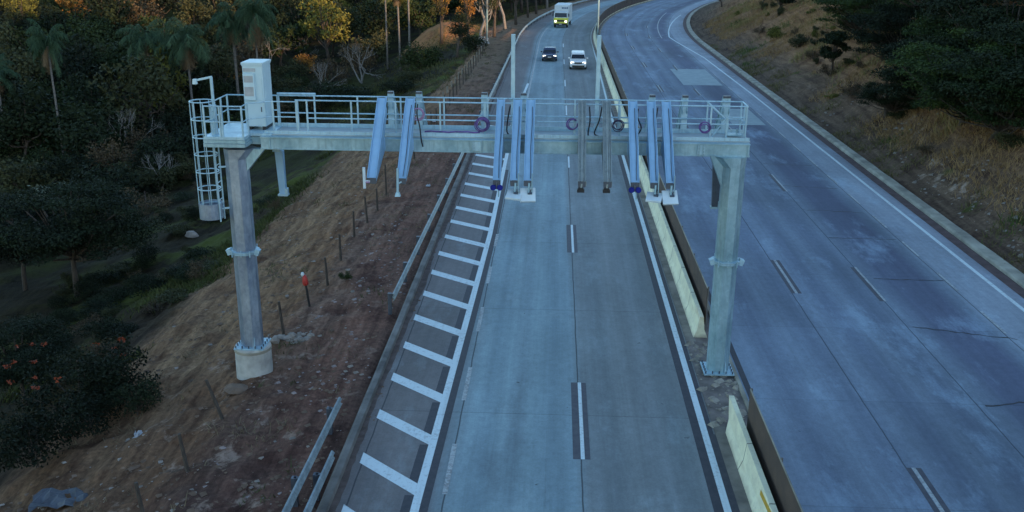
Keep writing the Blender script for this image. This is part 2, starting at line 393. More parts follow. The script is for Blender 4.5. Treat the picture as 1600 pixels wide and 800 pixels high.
# grass in the valley, and green tufts here and there on the right slope
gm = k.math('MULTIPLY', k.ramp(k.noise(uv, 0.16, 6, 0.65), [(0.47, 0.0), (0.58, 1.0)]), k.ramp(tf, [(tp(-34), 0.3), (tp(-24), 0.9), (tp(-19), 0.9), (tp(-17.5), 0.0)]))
gm = k.math('MULTIPLY', gm, k.ramp(k.math('DIVIDE', S_, 100.0), [(0.38, 0.1), (0.5, 1.0)]))
col = k.mix(gm, col, k.mix(n3, (0.045, 0.075, 0.014), (0.085, 0.11, 0.022)))
gl = k.math('MULTIPLY', k.ramp(k.noise(uv, 0.35, 5, 0.6), [(0.62, 0.0), (0.68, 0.7)]), k.ramp(tf, [(tp(20.5), 0.0), (tp(21), 1.0)]))
col = k.mix(gl, col, (0.06, 0.085, 0.02))
rk = k.math('MULTIPLY', k.ramp(k.noise(uv, 0.5, 6, 0.72), [(0.58, 0.0), (0.65, 0.85)]), k.ramp(tf, [(tp(21.5), 0.0), (tp(22.5), 1.0), (tp(25.5), 1.0), (tp(28), 0.0)]))
rk = k.math('MULTIPLY', rk, k.ramp(k.math('DIVIDE', S_, 100.0), [(0.55, 1.0), (0.8, 0.2)]))
col = k.mix(rk, col, (0.33, 0.30, 0.26))
col = k.mix(1.0, col, (1.05, 0.88, 0.78), 'MULTIPLY')
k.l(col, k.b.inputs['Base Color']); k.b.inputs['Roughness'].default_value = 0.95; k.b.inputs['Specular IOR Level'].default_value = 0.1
k.bump(k.math('ADD', k.math('MULTIPLY', n3, 0.5), n2), 0.7, 0.12)
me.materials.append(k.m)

# ------------------------------------------------------------------ road surfaces and markings
def ribbon(rows, name, m, kind='structure', ds=2.0):
    """rows: list of (s0, s1, tl0, tr0, z, tl1, tr1): strips between two t values, followed along the curve; uv = (s, t)"""
    V, Fc, UV = [], [], []
    for (s0, s1, a0, b0, z, a1, b1) in rows:
        n = max(1, int(math.ceil((s1 - s0)/ds)))
        for i in range(n + 1):
            u = i/n; s = s0 + (s1 - s0)*u
            for t in (a0 + (a1 - a0)*u, b0 + (b1 - b0)*u): V.append(P(s, t, z)); UV.append((s, t))
        o = len(V) - 2*(n + 1)
        for i in range(n): Fc.append((o + 2*i, o + 2*i + 1, o + 2*i + 3, o + 2*i + 2))
    me = bpy.data.meshes.new(name); me.from_pydata(V, [], Fc); me.materials.append(m)
    uvl = me.uv_layers.new(name='st')
    for l in me.loops: uvl.data[l.index].uv = UV[l.vertex_index]
    o = bpy.data.objects.new(name, me); COL.objects.link(o); o['kind'] = kind
    return o
def R_(s0, s1, a, b, z, a1=None, b1=None): return (s0, s1, a, b, z, a if a1 is None else a1, b if b1 is None else b1)

def road_mat(name, stops, t0, t1, seams, jstep, joff, jstr, tint):
    k = NT(name); uv = k.uv(); sep = k.n('ShaderNodeSeparateXYZ'); k.l(uv, sep.inputs[0]); S_, T_ = sep.outputs[0], sep.outputs[1]
    wob = k.math('MULTIPLY_ADD', k.noise(k.scaled(uv, (0.03, 0.25, 1)), 1.0, 3), 0.9, -0.45)
    f_ = k.math('DIVIDE', k.math('SUBTRACT', k.math('ADD', T_, wob), t0), t1 - t0)
    col = k.ramp(f_, [((t - t0)/(t1 - t0), c) for t, c in stops])
    st = k.noise(k.scaled(uv, (0.035, 2.6, 1)), 1.5, 6, 0.7)
    col = k.mix(1.0, col, k.ramp(st, [(0.28, 0.87), (0.72, 1.10)]), 'MULTIPLY')
    bl = k.noise(k.scaled(uv, (0.10, 0.28, 1)), 1.0, 5, 0.6)
    col = k.mix(1.0, col, k.ramp(bl, [(0.3, 0.76), (0.7, 1.2)]), 'MULTIPLY')
    wash = k.ramp(k.noise(k.scaled(uv, (0.16, 0.42, 1)), 1.0, 6, 0.72), [(0.54, 0.0), (0.70, 0.42)])
    col = k.mix(wash, col, (.30, .325, .32))
    soot = k.ramp(k.noise(k.scaled(uv, (0.09, 0.30, 1)), 1.3, 6, 0.68), [(0.56, 0.0), (0.70, 0.40)])
    col = k.mix(soot, col, (.085, .085, .092))
    grain = k.noise(uv, 3.2, 6, 0.75); col = k.mix(1.0, col, k.ramp(grain, [(0.3, 0.86), (0.7, 1.14)]), 'MULTIPLY')
    fine = k.noise(uv, 14.0, 4, 0.8)
    col = k.mix(1.0, col, k.ramp(fine, [(0.25, 0.84), (0.75, 1.14)]), 'MULTIPLY')
    # slab-to-slab shade
    slab = k.n('ShaderNodeTexWhiteNoise', noise_dimensions='2D'); cb = k.n('ShaderNodeCombineXYZ')
    k.l(k.math('FLOOR', k.math('DIVIDE', k.math('SUBTRACT', S_, joff), jstep)), cb.inputs[0])
    acc = None
    for sm in seams:
        g_ = k.math('GREATER_THAN', T_, sm); acc = g_ if acc is None else k.math('ADD', acc, g_)
    k.l(acc, cb.inputs[1]); k.l(cb.outputs[0], slab.inputs['Vector'])
    col = k.mix(1.0, col, k.ramp(slab.outputs['Value'], [(0.0, 0.94), (1.0, 1.05)]), 'MULTIPLY')
    # joints
    md = k.math('PINGPONG', k.math('SUBTRACT', S_, joff), jstep/2)
    jl = k.math('LESS_THAN', k.math('ADD', md, k.math('MULTIPLY', k.noise(uv, 1.5, 2), 0.03)), 0.038)
    jl = k.math('MULTIPLY', jl, jstr)
    for sm in seams:
        d = k.math('ABSOLUTE', k.math('SUBTRACT', k.math('ADD', T_, k.math('MULTIPLY_ADD', k.noise(uv, 0.8, 2), 0.06, -0.03)), sm))
        jl = k.math('MAXIMUM', jl, k.math('MULTIPLY', k.math('LESS_THAN', d, 0.022), 0.75))
    col = k.mix(jl, col, (0.03, 0.03, 0.032))
    sp = k.ramp(k.noise(uv, 2.3, 3, 0.5), [(0.735, 0.0), (0.76, 0.7)])
    col = k.mix(sp, col, (0.05, 0.05, 0.05))
    rub = k.ramp(k.noise(k.scaled(uv, (0.06, 5.0, 1)), 1.1, 3), [(0.62, 0.0), (0.78, 0.22)])
    col = k.mix(rub, col, (0.07, 0.07, 0.075))
    col = k.mix(1.0, col, tint, 'MULTIPLY')
    k.l(col, k.b.inputs['Base Color']); k.l(k.math('MULTIPLY_ADD', bl, 0.2, 0.72), k.b.inputs['Roughness']); k.b.inputs['Specular IOR Level'].default_value = 0.3
    k.bump(fine, 0.15, 0.01); return k.m
g = lambda a, r_=1.0, b_=1.0: (a*r_, a, a*b_)
M['road_a'] = road_mat('pale_concrete_road', [(-5.7, (.150, .118, .108)), (-4.6, (.172, .140, .128)), (-3.3, (.165, .138, .130)), (-2.95, (.19, .20, .20)), (-2.35, (.225, .265, .27)), (-1.8, (.185, .222, .232)), (-1.35, (.215, .255, .26)), (-0.9, (.195, .228, .235)), (-0.45, (.225, .268, .272)), (0.1, (.185, .222, .232)), (0.7, (.22, .26, .268)), (1.05, (.20, .20, .194)), (1.9, (.172, .172, .168)), (2.5, (.205, .20, .19)), (2.9, (.178, .172, .165)), (3.4, (.205, .20, .192)), (3.9, (.168, .166, .16)), (4.5, (.20, .192, .18)), (5.1, (.175, .16, .145))],
                        -5.8, 5.2, (-5.25, -2.72, 0.97), 8.9, 27.0, 0.32, (1.05, 1.2, 1.26))
M['road_b'] = road_mat('worn_dark_road', [(6.3, g(.15)), (7.0, g(.165)), (7.9, g(.12, 1.0, 1.06)), (8.9, g(.16)), (9.8, g(.115, 1, 1.06)), (10.6, g(.158)), (11.4, g(.105, 1, 1.08)), (12.2, g(.14)), (13.0, g(.10, 1, 1.08)), (14.0, g(.13)), (14.8, g(.075, 1.06, 1.16)), (16.3, g(.070, 1.08, 1.18)), (17.0, g(.12)), (17.5, g(.195, 1.08, .93)), (18.8, g(.185, 1.1, .92)), (20.2, g(.12, 1.2, .95))],
                        6.2, 20.3, (10.17, 13.78, 17.25), 6.2, 22.3, 0.2, (1.30, 1.62, 1.98))
SMAX = 430
ribbon([R_(-60, SMAX, -5.75, 5.05, 0.0)], 'road', M['road_a'])
ribbon([R_(-60, SMAX, 6.35, 20.2, 0.0)], 'road', M['road_b'])
M['median'] = simple('median_rubble_soil', (0.225, 0.19, 0.165), 0.95, 0, 0.55, 1.6, bump=0.6)
ribbon([R_(-60, SMAX, 5.05, 6.35, 0.012)], 'median_strip', M['median'])
def paint_mat(name, c, worn, lo, hi):
    k = NT(name); uv = k.obj(); n_ = k.noise(uv, 7.0, 6, 0.75); big = k.noise(uv, 0.6, 3)
    f_ = k.ramp(k.math('ADD', n_, k.math('MULTIPLY_ADD', big, 0.3, -0.15)), [(lo, 0.0), (hi, 1.0)])
    col = k.mix(f_, c, worn); st = k.noise(k.scaled(uv, (6, 0.35, 1)), 1.0, 4); col = k.mix(k.ramp(st, [(0.52, 0.0), (0.75, 0.35)]), col, worn)
    k.l(col, k.b.inputs['Base Color']); k.b.inputs['Roughness'].default_value = 0.7; return k.m
M['paint'] = paint_mat('road_paint', (0.60, 0.69, 0.70), (0.30, 0.32, 0.32), 0.52, 0.74)
M['paint_worn'] = paint_mat('worn_road_paint', (0.42, 0.46, 0.46), (0.2, 0.21, 0.21), 0.42, 0.62)
M['paint_faint'] = simple('faint_road_paint', (0.27, 0.28, 0.28), 0.7, 0, 0.4, 7)
M['tar'] = simple('black_overpaint', (0.026, 0.026, 0.036), 0.7, 0, 0.5, 5, c2=(0.055, 0.053, 0.06))
M['tar_faint'] = simple('faded_overpaint', (0.050, 0.050, 0.066), 0.7, 0, 0.4, 5, c2=(0.09, 0.09, 0.10))
M['patch'] = simple('repair_concrete', (0.31, 0.38, 0.39), 0.85, 0, 0.18, 1.3)
M['crack'] = simple('crack_filler', (0.022, 0.022, 0.026), 0.6)
# white markings and, 4 mm below them, the black strips that frame them
hat = [(-5.32, 24.07 + 2.68*i, -3.47 + 0.10*min(i, 6), 22.5 + 2.70*i) for i in range(-1, 20)]
W, K, WF, KF = [], [], [], []
def zl(s): return float(np.interp(s, [0, 22, 38, 46, 80, 98], [-3.6, -3.44, -3.22, -3.12, -3.28, -2.75]))
zs = [-20, 10, 22, 30, 38, 46, 55, 66, 80, 98]
for a, b in zip(zs[:-1], zs[1:]):
    W.append(R_(a, b, zl(a) - 0.10, zl(a) + 0.13, 0.008, zl(b) - 0.10, zl(b) + 0.13))
    K.append(R_(a, min(b, 60), zl(a) + 0.13, zl(a) + 0.36, 0.004, zl(b) + 0.13, zl(b) + 0.36)) if a < 60 else None
bars = MB()
for tL, sL, tR, sR in hat:
    for z_ in (0.0085,):
        w_ = 0.29
        tR2 = zl(sR) - 0.10
        bars.add([P(sL - w_, tL + 0.03*0, z_), P(sR - w_, tR2, z_), P(sR + w_, tR2, z_), P(sL + w_, tL, z_)], [(0, 1, 2, 3)])
    nx = sR + 2.70
    K.append(R_(sR + 0.29, nx - 0.29, zl(sR) - 0.36, zl(sR) - 0.10, 0.004, zl(nx) - 0.36, zl(nx) - 0.10))
o = bars.build('road_marking', M['paint']); o['kind'] = 'structure'
W += [R_(-40, 84, 4.64, 4.84, 0.008), R_(84, 136, 4.64, 4.82, 0.008, 5.0, 5.16), R_(136, 300, 5.0, 5.16, 0.008)]
K += [R_(-40, 84, 4.38, 4.64, 0.004), R_(-40, 26, 4.84, 5.05, 0.014), R_(26, 84, 4.84, 5.0, 0.004)]
for a, b in ((5, 10), (24.33, 29.32), (43.3, 47.9), (60.9, 64.2), (80.1, 84.9), (96.4, 100.9), (114, 118.5), (132, 136.5)):
    W.append(R_(a, b, 0.965, 1.075, 0.008)); KF.extend([R_(a, b, 0.74, 0.955, 0.004), R_(a, b, 1.085, 1.24, 0.004)] if b < 48 else [])
for a, b in ((4.0, 4.1), (22.3, 25.0), (27.8, 30.3), (33.5, 36.0), (38.8, 41), (44, 46)):
    WF.append(R_(a, b, -2.80, -2.66, 0.008))
WF.append(R_(84, 136, -2.62, -2.45, 0.008, -2.4, -2.25)); WF.append(R_(136, 300, -2.4, -2.25, 0.008))
for i in range(-1, 8):                                  # lane dashes of the carriageway on the right
    a = 20.0 + 18.4*i; WF.append(R_(a, a + 4.4, 10.31, 10.42, 0.008)); KF.append(R_(a, a + 4.4, 10.15, 10.30, 0.004)); KF.append(R_(a, a + 4.4, 10.43, 10.58, 0.004))
    a = 37.7 + 18.0*i; WF.append(R_(a, a + 4.3, 13.78, 13.88, 0.008)); KF.append(R_(a, a + 4.3, 13.6, 13.77, 0.004))
for i in range(-4, 16):
    a = 34.5 + 4.66*i; WF.append(R_(a, a + 2.3, 17.27, 17.38, 0.008))
W += [R_(-40, 93, 19.42, 19.62, 0.008, 18.75, 18.93), R_(93, 122, 18.75, 18.93, 0.008, 18.35, 18.52), R_(122, 148, 18.35, 18.52, 0.008, 16.6, 16.78), R_(148, 195, 16.6, 16.78, 0.008, 18.6, 18.75)]
WF.append(R_(146, 200, 15.4, 15.55, 0.008, 15.4, 15.55))
o = None
gore = MB()
for i in range(15):
    s_ = 80 + i*4.3; tl = float(np.interp(s_, [93, 122, 148], [18.93, 18.52, 16.78]))
    gore.add([P(s_, tl, 0.0085), P(s_ - 1.2, 19.3, 0.0085), P(s_ - 0.85, 19.3, 0.0085), P(s_ + 0.35, tl, 0.0085)], [(0, 1, 2, 3)])
gore.build('road_marking', M['paint_worn'])['kind'] = 'structure'
K += [R_(-40, 140, 6.52, 6.72, 0.006)]
ribbon([r_ for r_ in K if r_], 'road_marking', M['tar'])
ribbon(KF, 'road_marking', M['tar_faint'])
ribbon(W, 'road_marking', M['paint']); ribbon(WF, 'road_marking', M['paint_worn'])
ribbon([R_(98.4, 110.8, 13.0, 16.95, 0.004), R_(76.9, 84.5, 14.3, 16.9, 0.004)], 'road_patch', M['patch'])
ribbon([R_(-10, 26.5, 5.05, 5.42, 0.018), R_(33.0, 60, 5.05, 5.42, 0.018)], 'road_patch', simple('median_mortar', (0.24, 0.215, 0.18), 0.95, 0, 0.5, 1.4, bump=0.5))
cr = MB()
for (t0, s0, t1, s1) in ((13.98, 35.0, 17.5, 34.0), (14.2, 40.5, 17.2, 40.4), (13.83, 46.5, 17.1, 46.4), (13.8, 51.7, 17.0, 51.3), (13.57, 57.1, 17.0, 56.6), (14.02, 28.4, 17.4, 29.2), (13.9, 63, 17, 62.6)):
    n = 14; pts = [(t0 + (t1 - t0)*i/n, s0 + (s1 - s0)*i/n + random.uniform(-.07, .07)) for i in range(n + 1)]
    for (a, b), (c_, d_) in zip(pts[:-1], pts[1:]):
        w_ = random.uniform(.025, .055); cr.add([P(b - w_, a, .0045), P(d_ - w_, c_, .0045), P(d_ + w_, c_, .0045), P(b + w_, a, .0045)], [(0, 1, 2, 3)])
cr.build('road_crack', M['crack'])['kind'] = 'structure'

def sweep(name, prof, s0, s1, m, ds=1.5, jit=0.0):
    """a profile of (t, z) swept along the road"""
    mb = MB(); n = int((s1 - s0)/ds) + 1; rings = []
    for i in range(n + 1):
        s = s0 + (s1 - s0)*i/n
        rings.append([P(s, t + random.uniform(-jit, jit), z + random.uniform(-jit, jit)) for t, z in prof])
    mb.loft(rings); return mb
M['kerb'] = simple('kerb_concrete', (0.36, 0.34, 0.27), 0.9, 0, 0.5, 0.9, bump=0.5)
M['kerb_dark'] = simple('dirty_drain_concrete', (0.20, 0.19, 0.175), 0.9, 0, 0.55, 1.3, bump=0.5)
sweep('kerb', [(20.95, -.2), (20.25, -.2), (20.3, .10), (20.42, .17), (20.9, .17)], -50, 400, M['kerb'], 1.5, 0.02).build('kerb', M['kerb'])['kind'] = 'structure'
sweep('kerb', [(-5.62, -.2), (-5.92, -.2), (-5.92, .13), (-5.84, .16), (-5.68, .15)], -50, 400, M['kerb_dark'], 1.5, 0.012).build('kerb', M['kerb_dark'])['kind'] = 'structure'
ribbon([R_(-50, 400, 19.72, 20.28, 0.006)], 'gutter', simple('gutter_dirt', (0.10, 0.062, 0.058), 0.95, 0, 0.4, 2))
dm = MB(); V_ = []; n_ = 420                              # soil washed on to the edge of the shoulder
for i in range(n_ + 1):
    s_ = 8 + i*.3; e_ = -5.62 + .40*max(0, float(fbm(np.array(s_*.16), np.array(1.0), 61)) + .22) + .16*abs(float(fbm(np.array(s_*1.1), np.array(2.0), 62))) + random.uniform(0, .04)
    V_ += [P(s_, -5.68, .005), P(s_, e_, .005)]
dm.add(V_, [(2*i, 2*i + 1, 2*i + 3, 2*i + 2) for i in range(n_)])
dm.build('shoulder_dirt', simple('washed_soil', (0.125, 0.092, 0.08), .95, 0, .5, 2.5, bump=.6))['kind'] = 'structure'
sweep('kerb', [(6.46, -.1), (6.30, -.1), (6.30, .10), (6.42, .10)], -50, 400, M['kerb'], 2, 0.006).build('kerb', M['kerb'])['kind'] = 'structure'

# ------------------------------------------------------------------ toll gantry (x = across the road, y = 0 at the beam's front face, z up)
GY = 30.3
gan = thing('toll_gantry', 'grey galvanised steel gantry with railed walkway spanning the near carriageway', 'gantry', (0, GY, 0))
CY = 0.15
def octo(r_, z, cx, cy=CY, sy=1.0):
    R = r_/math.cos(math.pi/8)
    return [(cx + R*math.cos(math.pi/8 + k*math.pi/4), cy + sy*R*math.sin(math.pi/8 + k*math.pi/4), z) for k in range(8)]
for cx, z0, side, cm in ((-10.38, 0.60, 1, 'steel_column'), (5.78, 0.10, -1, 'steel')):
    c = MB(); c.loft([octo(.355, z0 + .04, cx), octo(.355, 4.02, cx)]); c.loft([octo(.35, 4.10, cx), octo(.35, 7.25, cx)])
    c.loft([octo(.352, 7.25, cx), [(x + (.0 if (x - cx)*side < 0 else .28*side), y, 7.60) for x, y, z in octo(.37, 7.6, cx)]])
    col_ = c.build('column', M[cm], gan)
    fl = MB(); fl.loft([octo(.46, 4.01, cx), octo(.46, 4.055, cx)]); fl.loft([octo(.46, 4.065, cx), octo(.46, 4.11, cx)])
    for s_ in (-1, 1):
        fl.box((cx + s_*.47, CY - .12, 4.06), (.16, .22, .20), Matrix.Rotation(s_*.35, 3, 'Y'))
        for q in (-.3, 0, .3): fl.tube([(cx + q, CY + s_*.41, 3.95), (cx + q, CY + s_*.41, 4.17)], .022, 6)
    fl.build('joint_flange', M['steel_bright'], col_)
    bp = MB(); bp.box((cx, CY, z0 + .02), (1.02, 1.02, .045))
    bp.build('base_plate', M['steel_bright'], col_)
    for a in (0, 1, 2, 3):
        for q in (-.2, .2):
            st = MB()
            d = Vector((math.cos(a*math.pi/2), math.sin(a*math.pi/2), 0)); e_ = Vector((-d.y, d.x, 0))
            o_ = Vector((cx, CY, 0)) + e_*q
            poly = [o_ + d*.35 + Vector((0, 0, z0 + .05)), o_ + d*.49 + Vector((0, 0, z0 + .05)), o_ + d*.37 + Vector((0, 0, z0 + .42)), o_ + d*.35 + Vector((0, 0, z0 + .42))]
            st.add([v_ + e_*.008 for v_ in poly] + [v_ - e_*.008 for v_ in poly], [(0, 1, 2, 3), (7, 6, 5, 4), (0, 4, 5, 1), (1, 5, 6, 2), (2, 6, 7, 3)])
    st.build('stiffener', M['steel_bright'], col_)
    bo = MB()
    for i in range(-2, 3):
        for j in range(-2, 3):
            if max(abs(i), abs(j)) == 2: MB().tube([(cx + i*.225, CY + j*.225, z0 + .03), (cx + i*.225, CY + j*.225, z0 + .13)], .024, 6).build('anchor_bolt', M['steel_dark'], col_)
    kb = MB(); xk = cx + side*.36
    kb.prism([(xk, 6.85), (xk + side*.62, 7.59), (xk, 7.59)] if side > 0 else [(xk, 6.6), (xk, 7.59), (xk - .42, 7.59)], CY - .16, CY + .16, 'y')
    kb.build('knee_plate', M['steel'], gan)
def ibox(name, x0, x1, y0, y1, z0, z1, m=None, flange=.045):
    b = MB(); b.box(((x0 + x1)/2, (y0 + y1)/2, (z0 + z1)/2), (x1 - x0, y1 - y0, z1 - z0))
    if flange:
        for z_ in (z0 + .012, z1 - .012): b.box(((x0 + x1)/2, (y0 + y1)/2, z_), (x1 - x0 + .02, y1 - y0 + 2*flange, .03))
    return b
b = ibox('front_beam', -9.5, 6.22, 0.02, 0.5, 7.60, 8.0)
for x in (-9.2, -2.62, -2.34, 4.62, 4.76, 6.18): b.box((x, 0.0, 7.8), (.045, .09, .36))
fb = b.build('front_beam', M['steel'], gan)
for x in (-2.48, 4.69):
    sp = MB(); sp.box((x, -.012, 7.8), (.24, .028, .30))
    for i in (-.08, .08):
        for j in (-.1, 0, .1): sp.tube([(x + i, -.05, 7.8 + j), (x + i, -.02, 7.8 + j)], .02, 6)
    sp.build('splice_plate', M['steel_bright'], fb)
ibox('rear_beam', -9.5, 6.22, 1.34, 1.6, 7.62, 7.97).build('rear_beam', M['steel'], gan)
for i in range(22): MB().box((-9.3 + i*.73, .92, 7.86), (.10, .82, .14)).build('cross_member', M['steel'], gan)
k = NT('walkway_grating'); v_ = k.obj()
wv = k.n('ShaderNodeTexWave', bands_direction='X'); wv.inputs['Scale'].default_value = 8.0; k.l(v_, wv.inputs['Vector'])
b_ = k.mix(k.ramp(k.noise(v_, 1.5, 5), [(0.35, 0.0), (0.7, 1.0)]), (0.44, 0.49, 0.49), (0.30, 0.35, 0.36)); b_ = k.mix(k.math('MULTIPLY', wv.outputs['Fac'], 0.35), b_, (0.2, 0.24, 0.25))
k.l(b_, k.b.inputs['Base Color']); k.b.inputs['Roughness'].default_value = 0.6; k.b.inputs['Metallic'].default_value = 0.2; M['grating'] = k.m
wk = MB(); wk.box((-1.6, .93, 8.02), (15.75, 1.30, .03)); wk.build('walkway', M['grating'], gan)
tb = MB(); tb.box((-1.6, .33, 8.08), (15.7, .012, .13)); tb.box((-1.6, 1.56, 8.10), (15.7, .012, .15)); tb.build('toe_board', M['steel_bright'], gan)
def railing(x0, x1, y, posts, zt=9.10, zb=8.03, mid=8.52, r_=.024):
    q = MB()
    for z_ in (zt, mid): q.tube([(x0, y, z_), (x1, y, z_)], r_, 8)
    for x in posts: q.bar((x, y, zb), (x, y, zt), .05, .05, (0, 1, 0))
    return q
px_posts = [-8.07 + 1.455*i for i in range(10)] + [6.15]
q = railing(-8.07, 6.18, .60, px_posts); q.bar((-8.4, .6, 8.03), (-8.4, .6, 9.1), .09, .09, (0, 1, 0)); q.tube([(-8.45, .6, 9.1), (-8.0, .6, 9.1)], .03, 8)
for x in px_posts: q.box((x, .6, 8.05), (.11, .13, .03))
q.build('front_railing', M['steel_bright'], gan)
q = railing(-9.3, 6.18, 1.55, [-8.05 + 1.455*i for i in range(10)] + [-9.3, 6.15]); q.tube([(-9.3, 1.55, 9.16), (-8.0, 1.55, 9.16)], .04, 8); q.build('rear_railing', M['steel_bright'], gan)
q = MB()
for z_ in (9.1, 8.52): q.tube([(6.18, .6, z_), (6.18, 1.55, z_)], .024, 8)
q.bar((6.18, 1.1, 8.03), (6.18, 1.1, 9.1), .045, .045, (0, 1, 0))
MB().tube([(5.05, 1.5, 9.06), (5.62, 1.5, 8.55)], .035, 6).build('brace', M['steel_bright'], gan); q.tube([(5.1, .62, 8.1), (5.55, .62, 8.75), (6.15, .62, 8.75)], .02, 6); q.bar((5.55, .62, 8.03), (5.55, .62, 8.75), .06, .06, (0, 1, 0))
q.build('end_railing', M['steel_bright'], gan)
eb = MB(); eb.box((5.86, .95, 8.13), (.5, .4, .04)); eb.tube([(5.95, .95, 8.14), (5.95, .95, 8.32)], .03, 8); eb.build('deck_bracket', M['steel'], gan)
# platform at the end with its railing, ladder and cage
pf = MB(); pf.box((-10.52, .70, 8.03), (1.30, 2.40, .09)); pf.box((-9.55, 1.05, 8.028), (.72, 1.7, .085))
pf.build('platform', M['steel_bright'], gan)
pf = MB()
for z_, e_ in ((7.92, .0), (7.80, .03)): 
    pf.box((-10.52, -.47 - e_, z_), (1.34, .07, .11)); pf.box((-9.90 + e_, .10, z_), (.07, 1.1, .11)); pf.box((-11.14 - e_, .70, z_), (.07, 2.4, .11)); pf.box((-10.5, 1.86 + e_, z_), (1.3, .07, .11))
for x in (-10.9, -10.38, -10.0): pf.box((x, .70, 7.80), (.1, 2.2, .18))
pf.box((-9.72, .5, 7.83), (.4, .5, .25))
pf.build('platform_frame', M['steel'], gan)
q = MB()
cor = [(-11.12, -.46), (-9.90, -.46), (-9.90, .12)]
for z_ in (9.05, 8.55):
    q.tube([(x, y, z_) for x, y in cor], .023, 8); q.tube([(-11.12, .5, z_), (-11.12, 1.85, z_), (-9.35, 1.85, z_)], .023, 8); q.tube([(-9.9, .12, z_), (-9.25, .6, z_), (-8.4, .6, z_)], .02, 8)
for x, y in [(-11.12, -.46), (-10.55, -.46), (-9.90, -.46), (-9.90, .12), (-11.12, .5), (-11.12, 1.2), (-11.12, 1.85), (-10.5, 1.85), (-9.35, 1.85), (-9.2, .6)]: q.bar((x, y, 8.03), (x, y, 9.05), .05, .05, (0, 1, 0))
q.bar((-10.62, -.46, 8.03), (-10.62, -.46, 9.05), .045, .045, (0, 1, 0))
q.build('platform_railing', M['steel_bright'], gan)
ld = MB(); LX, LY = -10.93, -.12
for s_ in (-.2, .2): ld.tube([(LX, LY + s_, 5.2), (LX, LY + s_, 9.1)], .028, 8)
for i in range(13): ld.tube([(LX, LY - .2, 5.35 + i*.29), (LX, LY + .2, 5.35 + i*.29)], .016, 6)
for z_ in (5.6, 7.0): ld.bar((LX, LY, z_), (-10.70, LY + .1, z_), .05, .05)
lad = ld.build('ladder', M['steel_bright'], gan)
cg = MB(); cxx = LX - .36
for i in range(7): cg.ring((cxx, LY, 5.72 + i*.572), .36, .02, 24, 6)
for a in (70, 115, 160, 205, 250, 295): cg.tube([(cxx + .36*math.cos(math.radians(a)), LY + .36*math.sin(math.radians(a)), 5.3) , (cxx + .36*math.cos(math.radians(a)), LY + .36*math.sin(math.radians(a)), 9.16)], .016, 6)
cg.build('safety_cage', M['steel_bright'], lad)
cs = MB(); nn = 20
for i in range(nn):
    a, b_ = 2*math.pi*i/nn, 2*math.pi*(i + 1)/nn
    pts = [(cxx + r_*math.cos(t), LY + r_*math.sin(t), z_) for z_ in (5.28, 5.80) for t in (a, b_) for r_ in (.372, .384)]
    cs.add(pts, [(0, 2, 6, 4), (1, 5, 7, 3), (0, 1, 3, 2), (4, 6, 7, 5)])
cs.build('cage_guard', M['steel_column'], lad)
def mast(x, lab):
    t = thing('antenna_mast', lab, 'mast', (x, GY + 1.66, 8.0), group='tall plain masts on the gantry')
    q = MB(); q.bar((0, 0, -.2), (0, 0, 3.18), .13, .13, (0, 1, 0)); q.build('post', M['steel_bright'], t)
    MB().box((0, -.04, .1), (.2, .1, .16)).build('clamp', M['steel'], t); MB().box((0, -.04, 1.05), (.2, .1, .08)).build('clamp', M['steel'], t)
    return t
mast(-1.39, 'tall square steel mast on the gantry, nearer the hatched shoulder'); mast(1.41, 'tall square steel mast on the gantry, nearer the cream barrier')
# bracket lamp by the ladder
t = thing('platform_lamp', 'grey bracket lamp with bent arm above the ladder on the platform', 'lamp', (-10.93, GY - .02, 8.07))
q = MB(); q.tube([(0, 0, 0), (0, 0, .95)], .085, 10); q.tube([(0, 0, .95), (0, 0, 1.84)], .05, 10); q.build('pole', M['steel_bright'], t)
q = MB(); q.bar((.03, 0, 1.84), (-.46, -.08, 1.74), .07, .06); q.build('arm', M['steel_bright'], t)
q = MB(); q.box((-.5, -.09, 1.70), (.13, .13, .16), taper=.8); q.build('lamp_head', M['cabinet'], t)
# control cabinet
t = thing('control_cabinet', 'white ventilated equipment cabinet standing on the gantry platform', 'cabinet', (-9.83, GY + 1.22, 8.06))
q = MB()
for x in (-.24, .24): q.box((x, 0, .06), (.1, .86, .13))
q.build('plinth', M['black'], t)
q = MB(); q.box((0, 0, 1.14), (.66, .92, 2.02)); q.build('body', M['cabinet'], t, bevel=.012)
q = MB(); q.box((0, 0, 2.18), (.72, .99, .08)); q.box((0, 0, 2.12), (.69, .95, .05)); q.build('roof', M['cabinet'], t, bevel=.01)
q = MB(); q.box((0, -.472, .95), (.58, .022, 1.5)); dr = q.build('door', M['cabinet'], t, bevel=.006)
q = MB(); q.box((.22, -.49, .7), (.03, .03, .16)); q.build('handle', M['steel_dark'], dr)
q = MB(); q.box((-.10, -.55, 1.45), (.36, .16, .86)); ac = q.build('cooling_unit', M['cabinet'], t, bevel=.012)
for n_, z_, st_, hh in ((5, 1.62, .042, .024), (6, 1.18, .05, .02)):
    q = MB(); q.box((-.10, -.632, z_ + st_*(n_ - 1)/2), (.30, .006, st_*n_))
    for i in range(n_): q.box((-.10, -.640, z_ + i*st_), (.28, .012, hh))
    q.build('louvre', M['vent'], ac)
q = MB(); q.box((-.10, -.479, 1.98), (.40, .016, .11)); q.build('louvre', M['vent'], t)
q = MB()
for z_ in (.5, 1.1, 1.7): q.box((.336, -.3, z_), (.014, .05, .1))
q.box((.333, .05, 1.1), (.010, .62, 1.7)); q.build('side_panel', M['cabinet'], t)
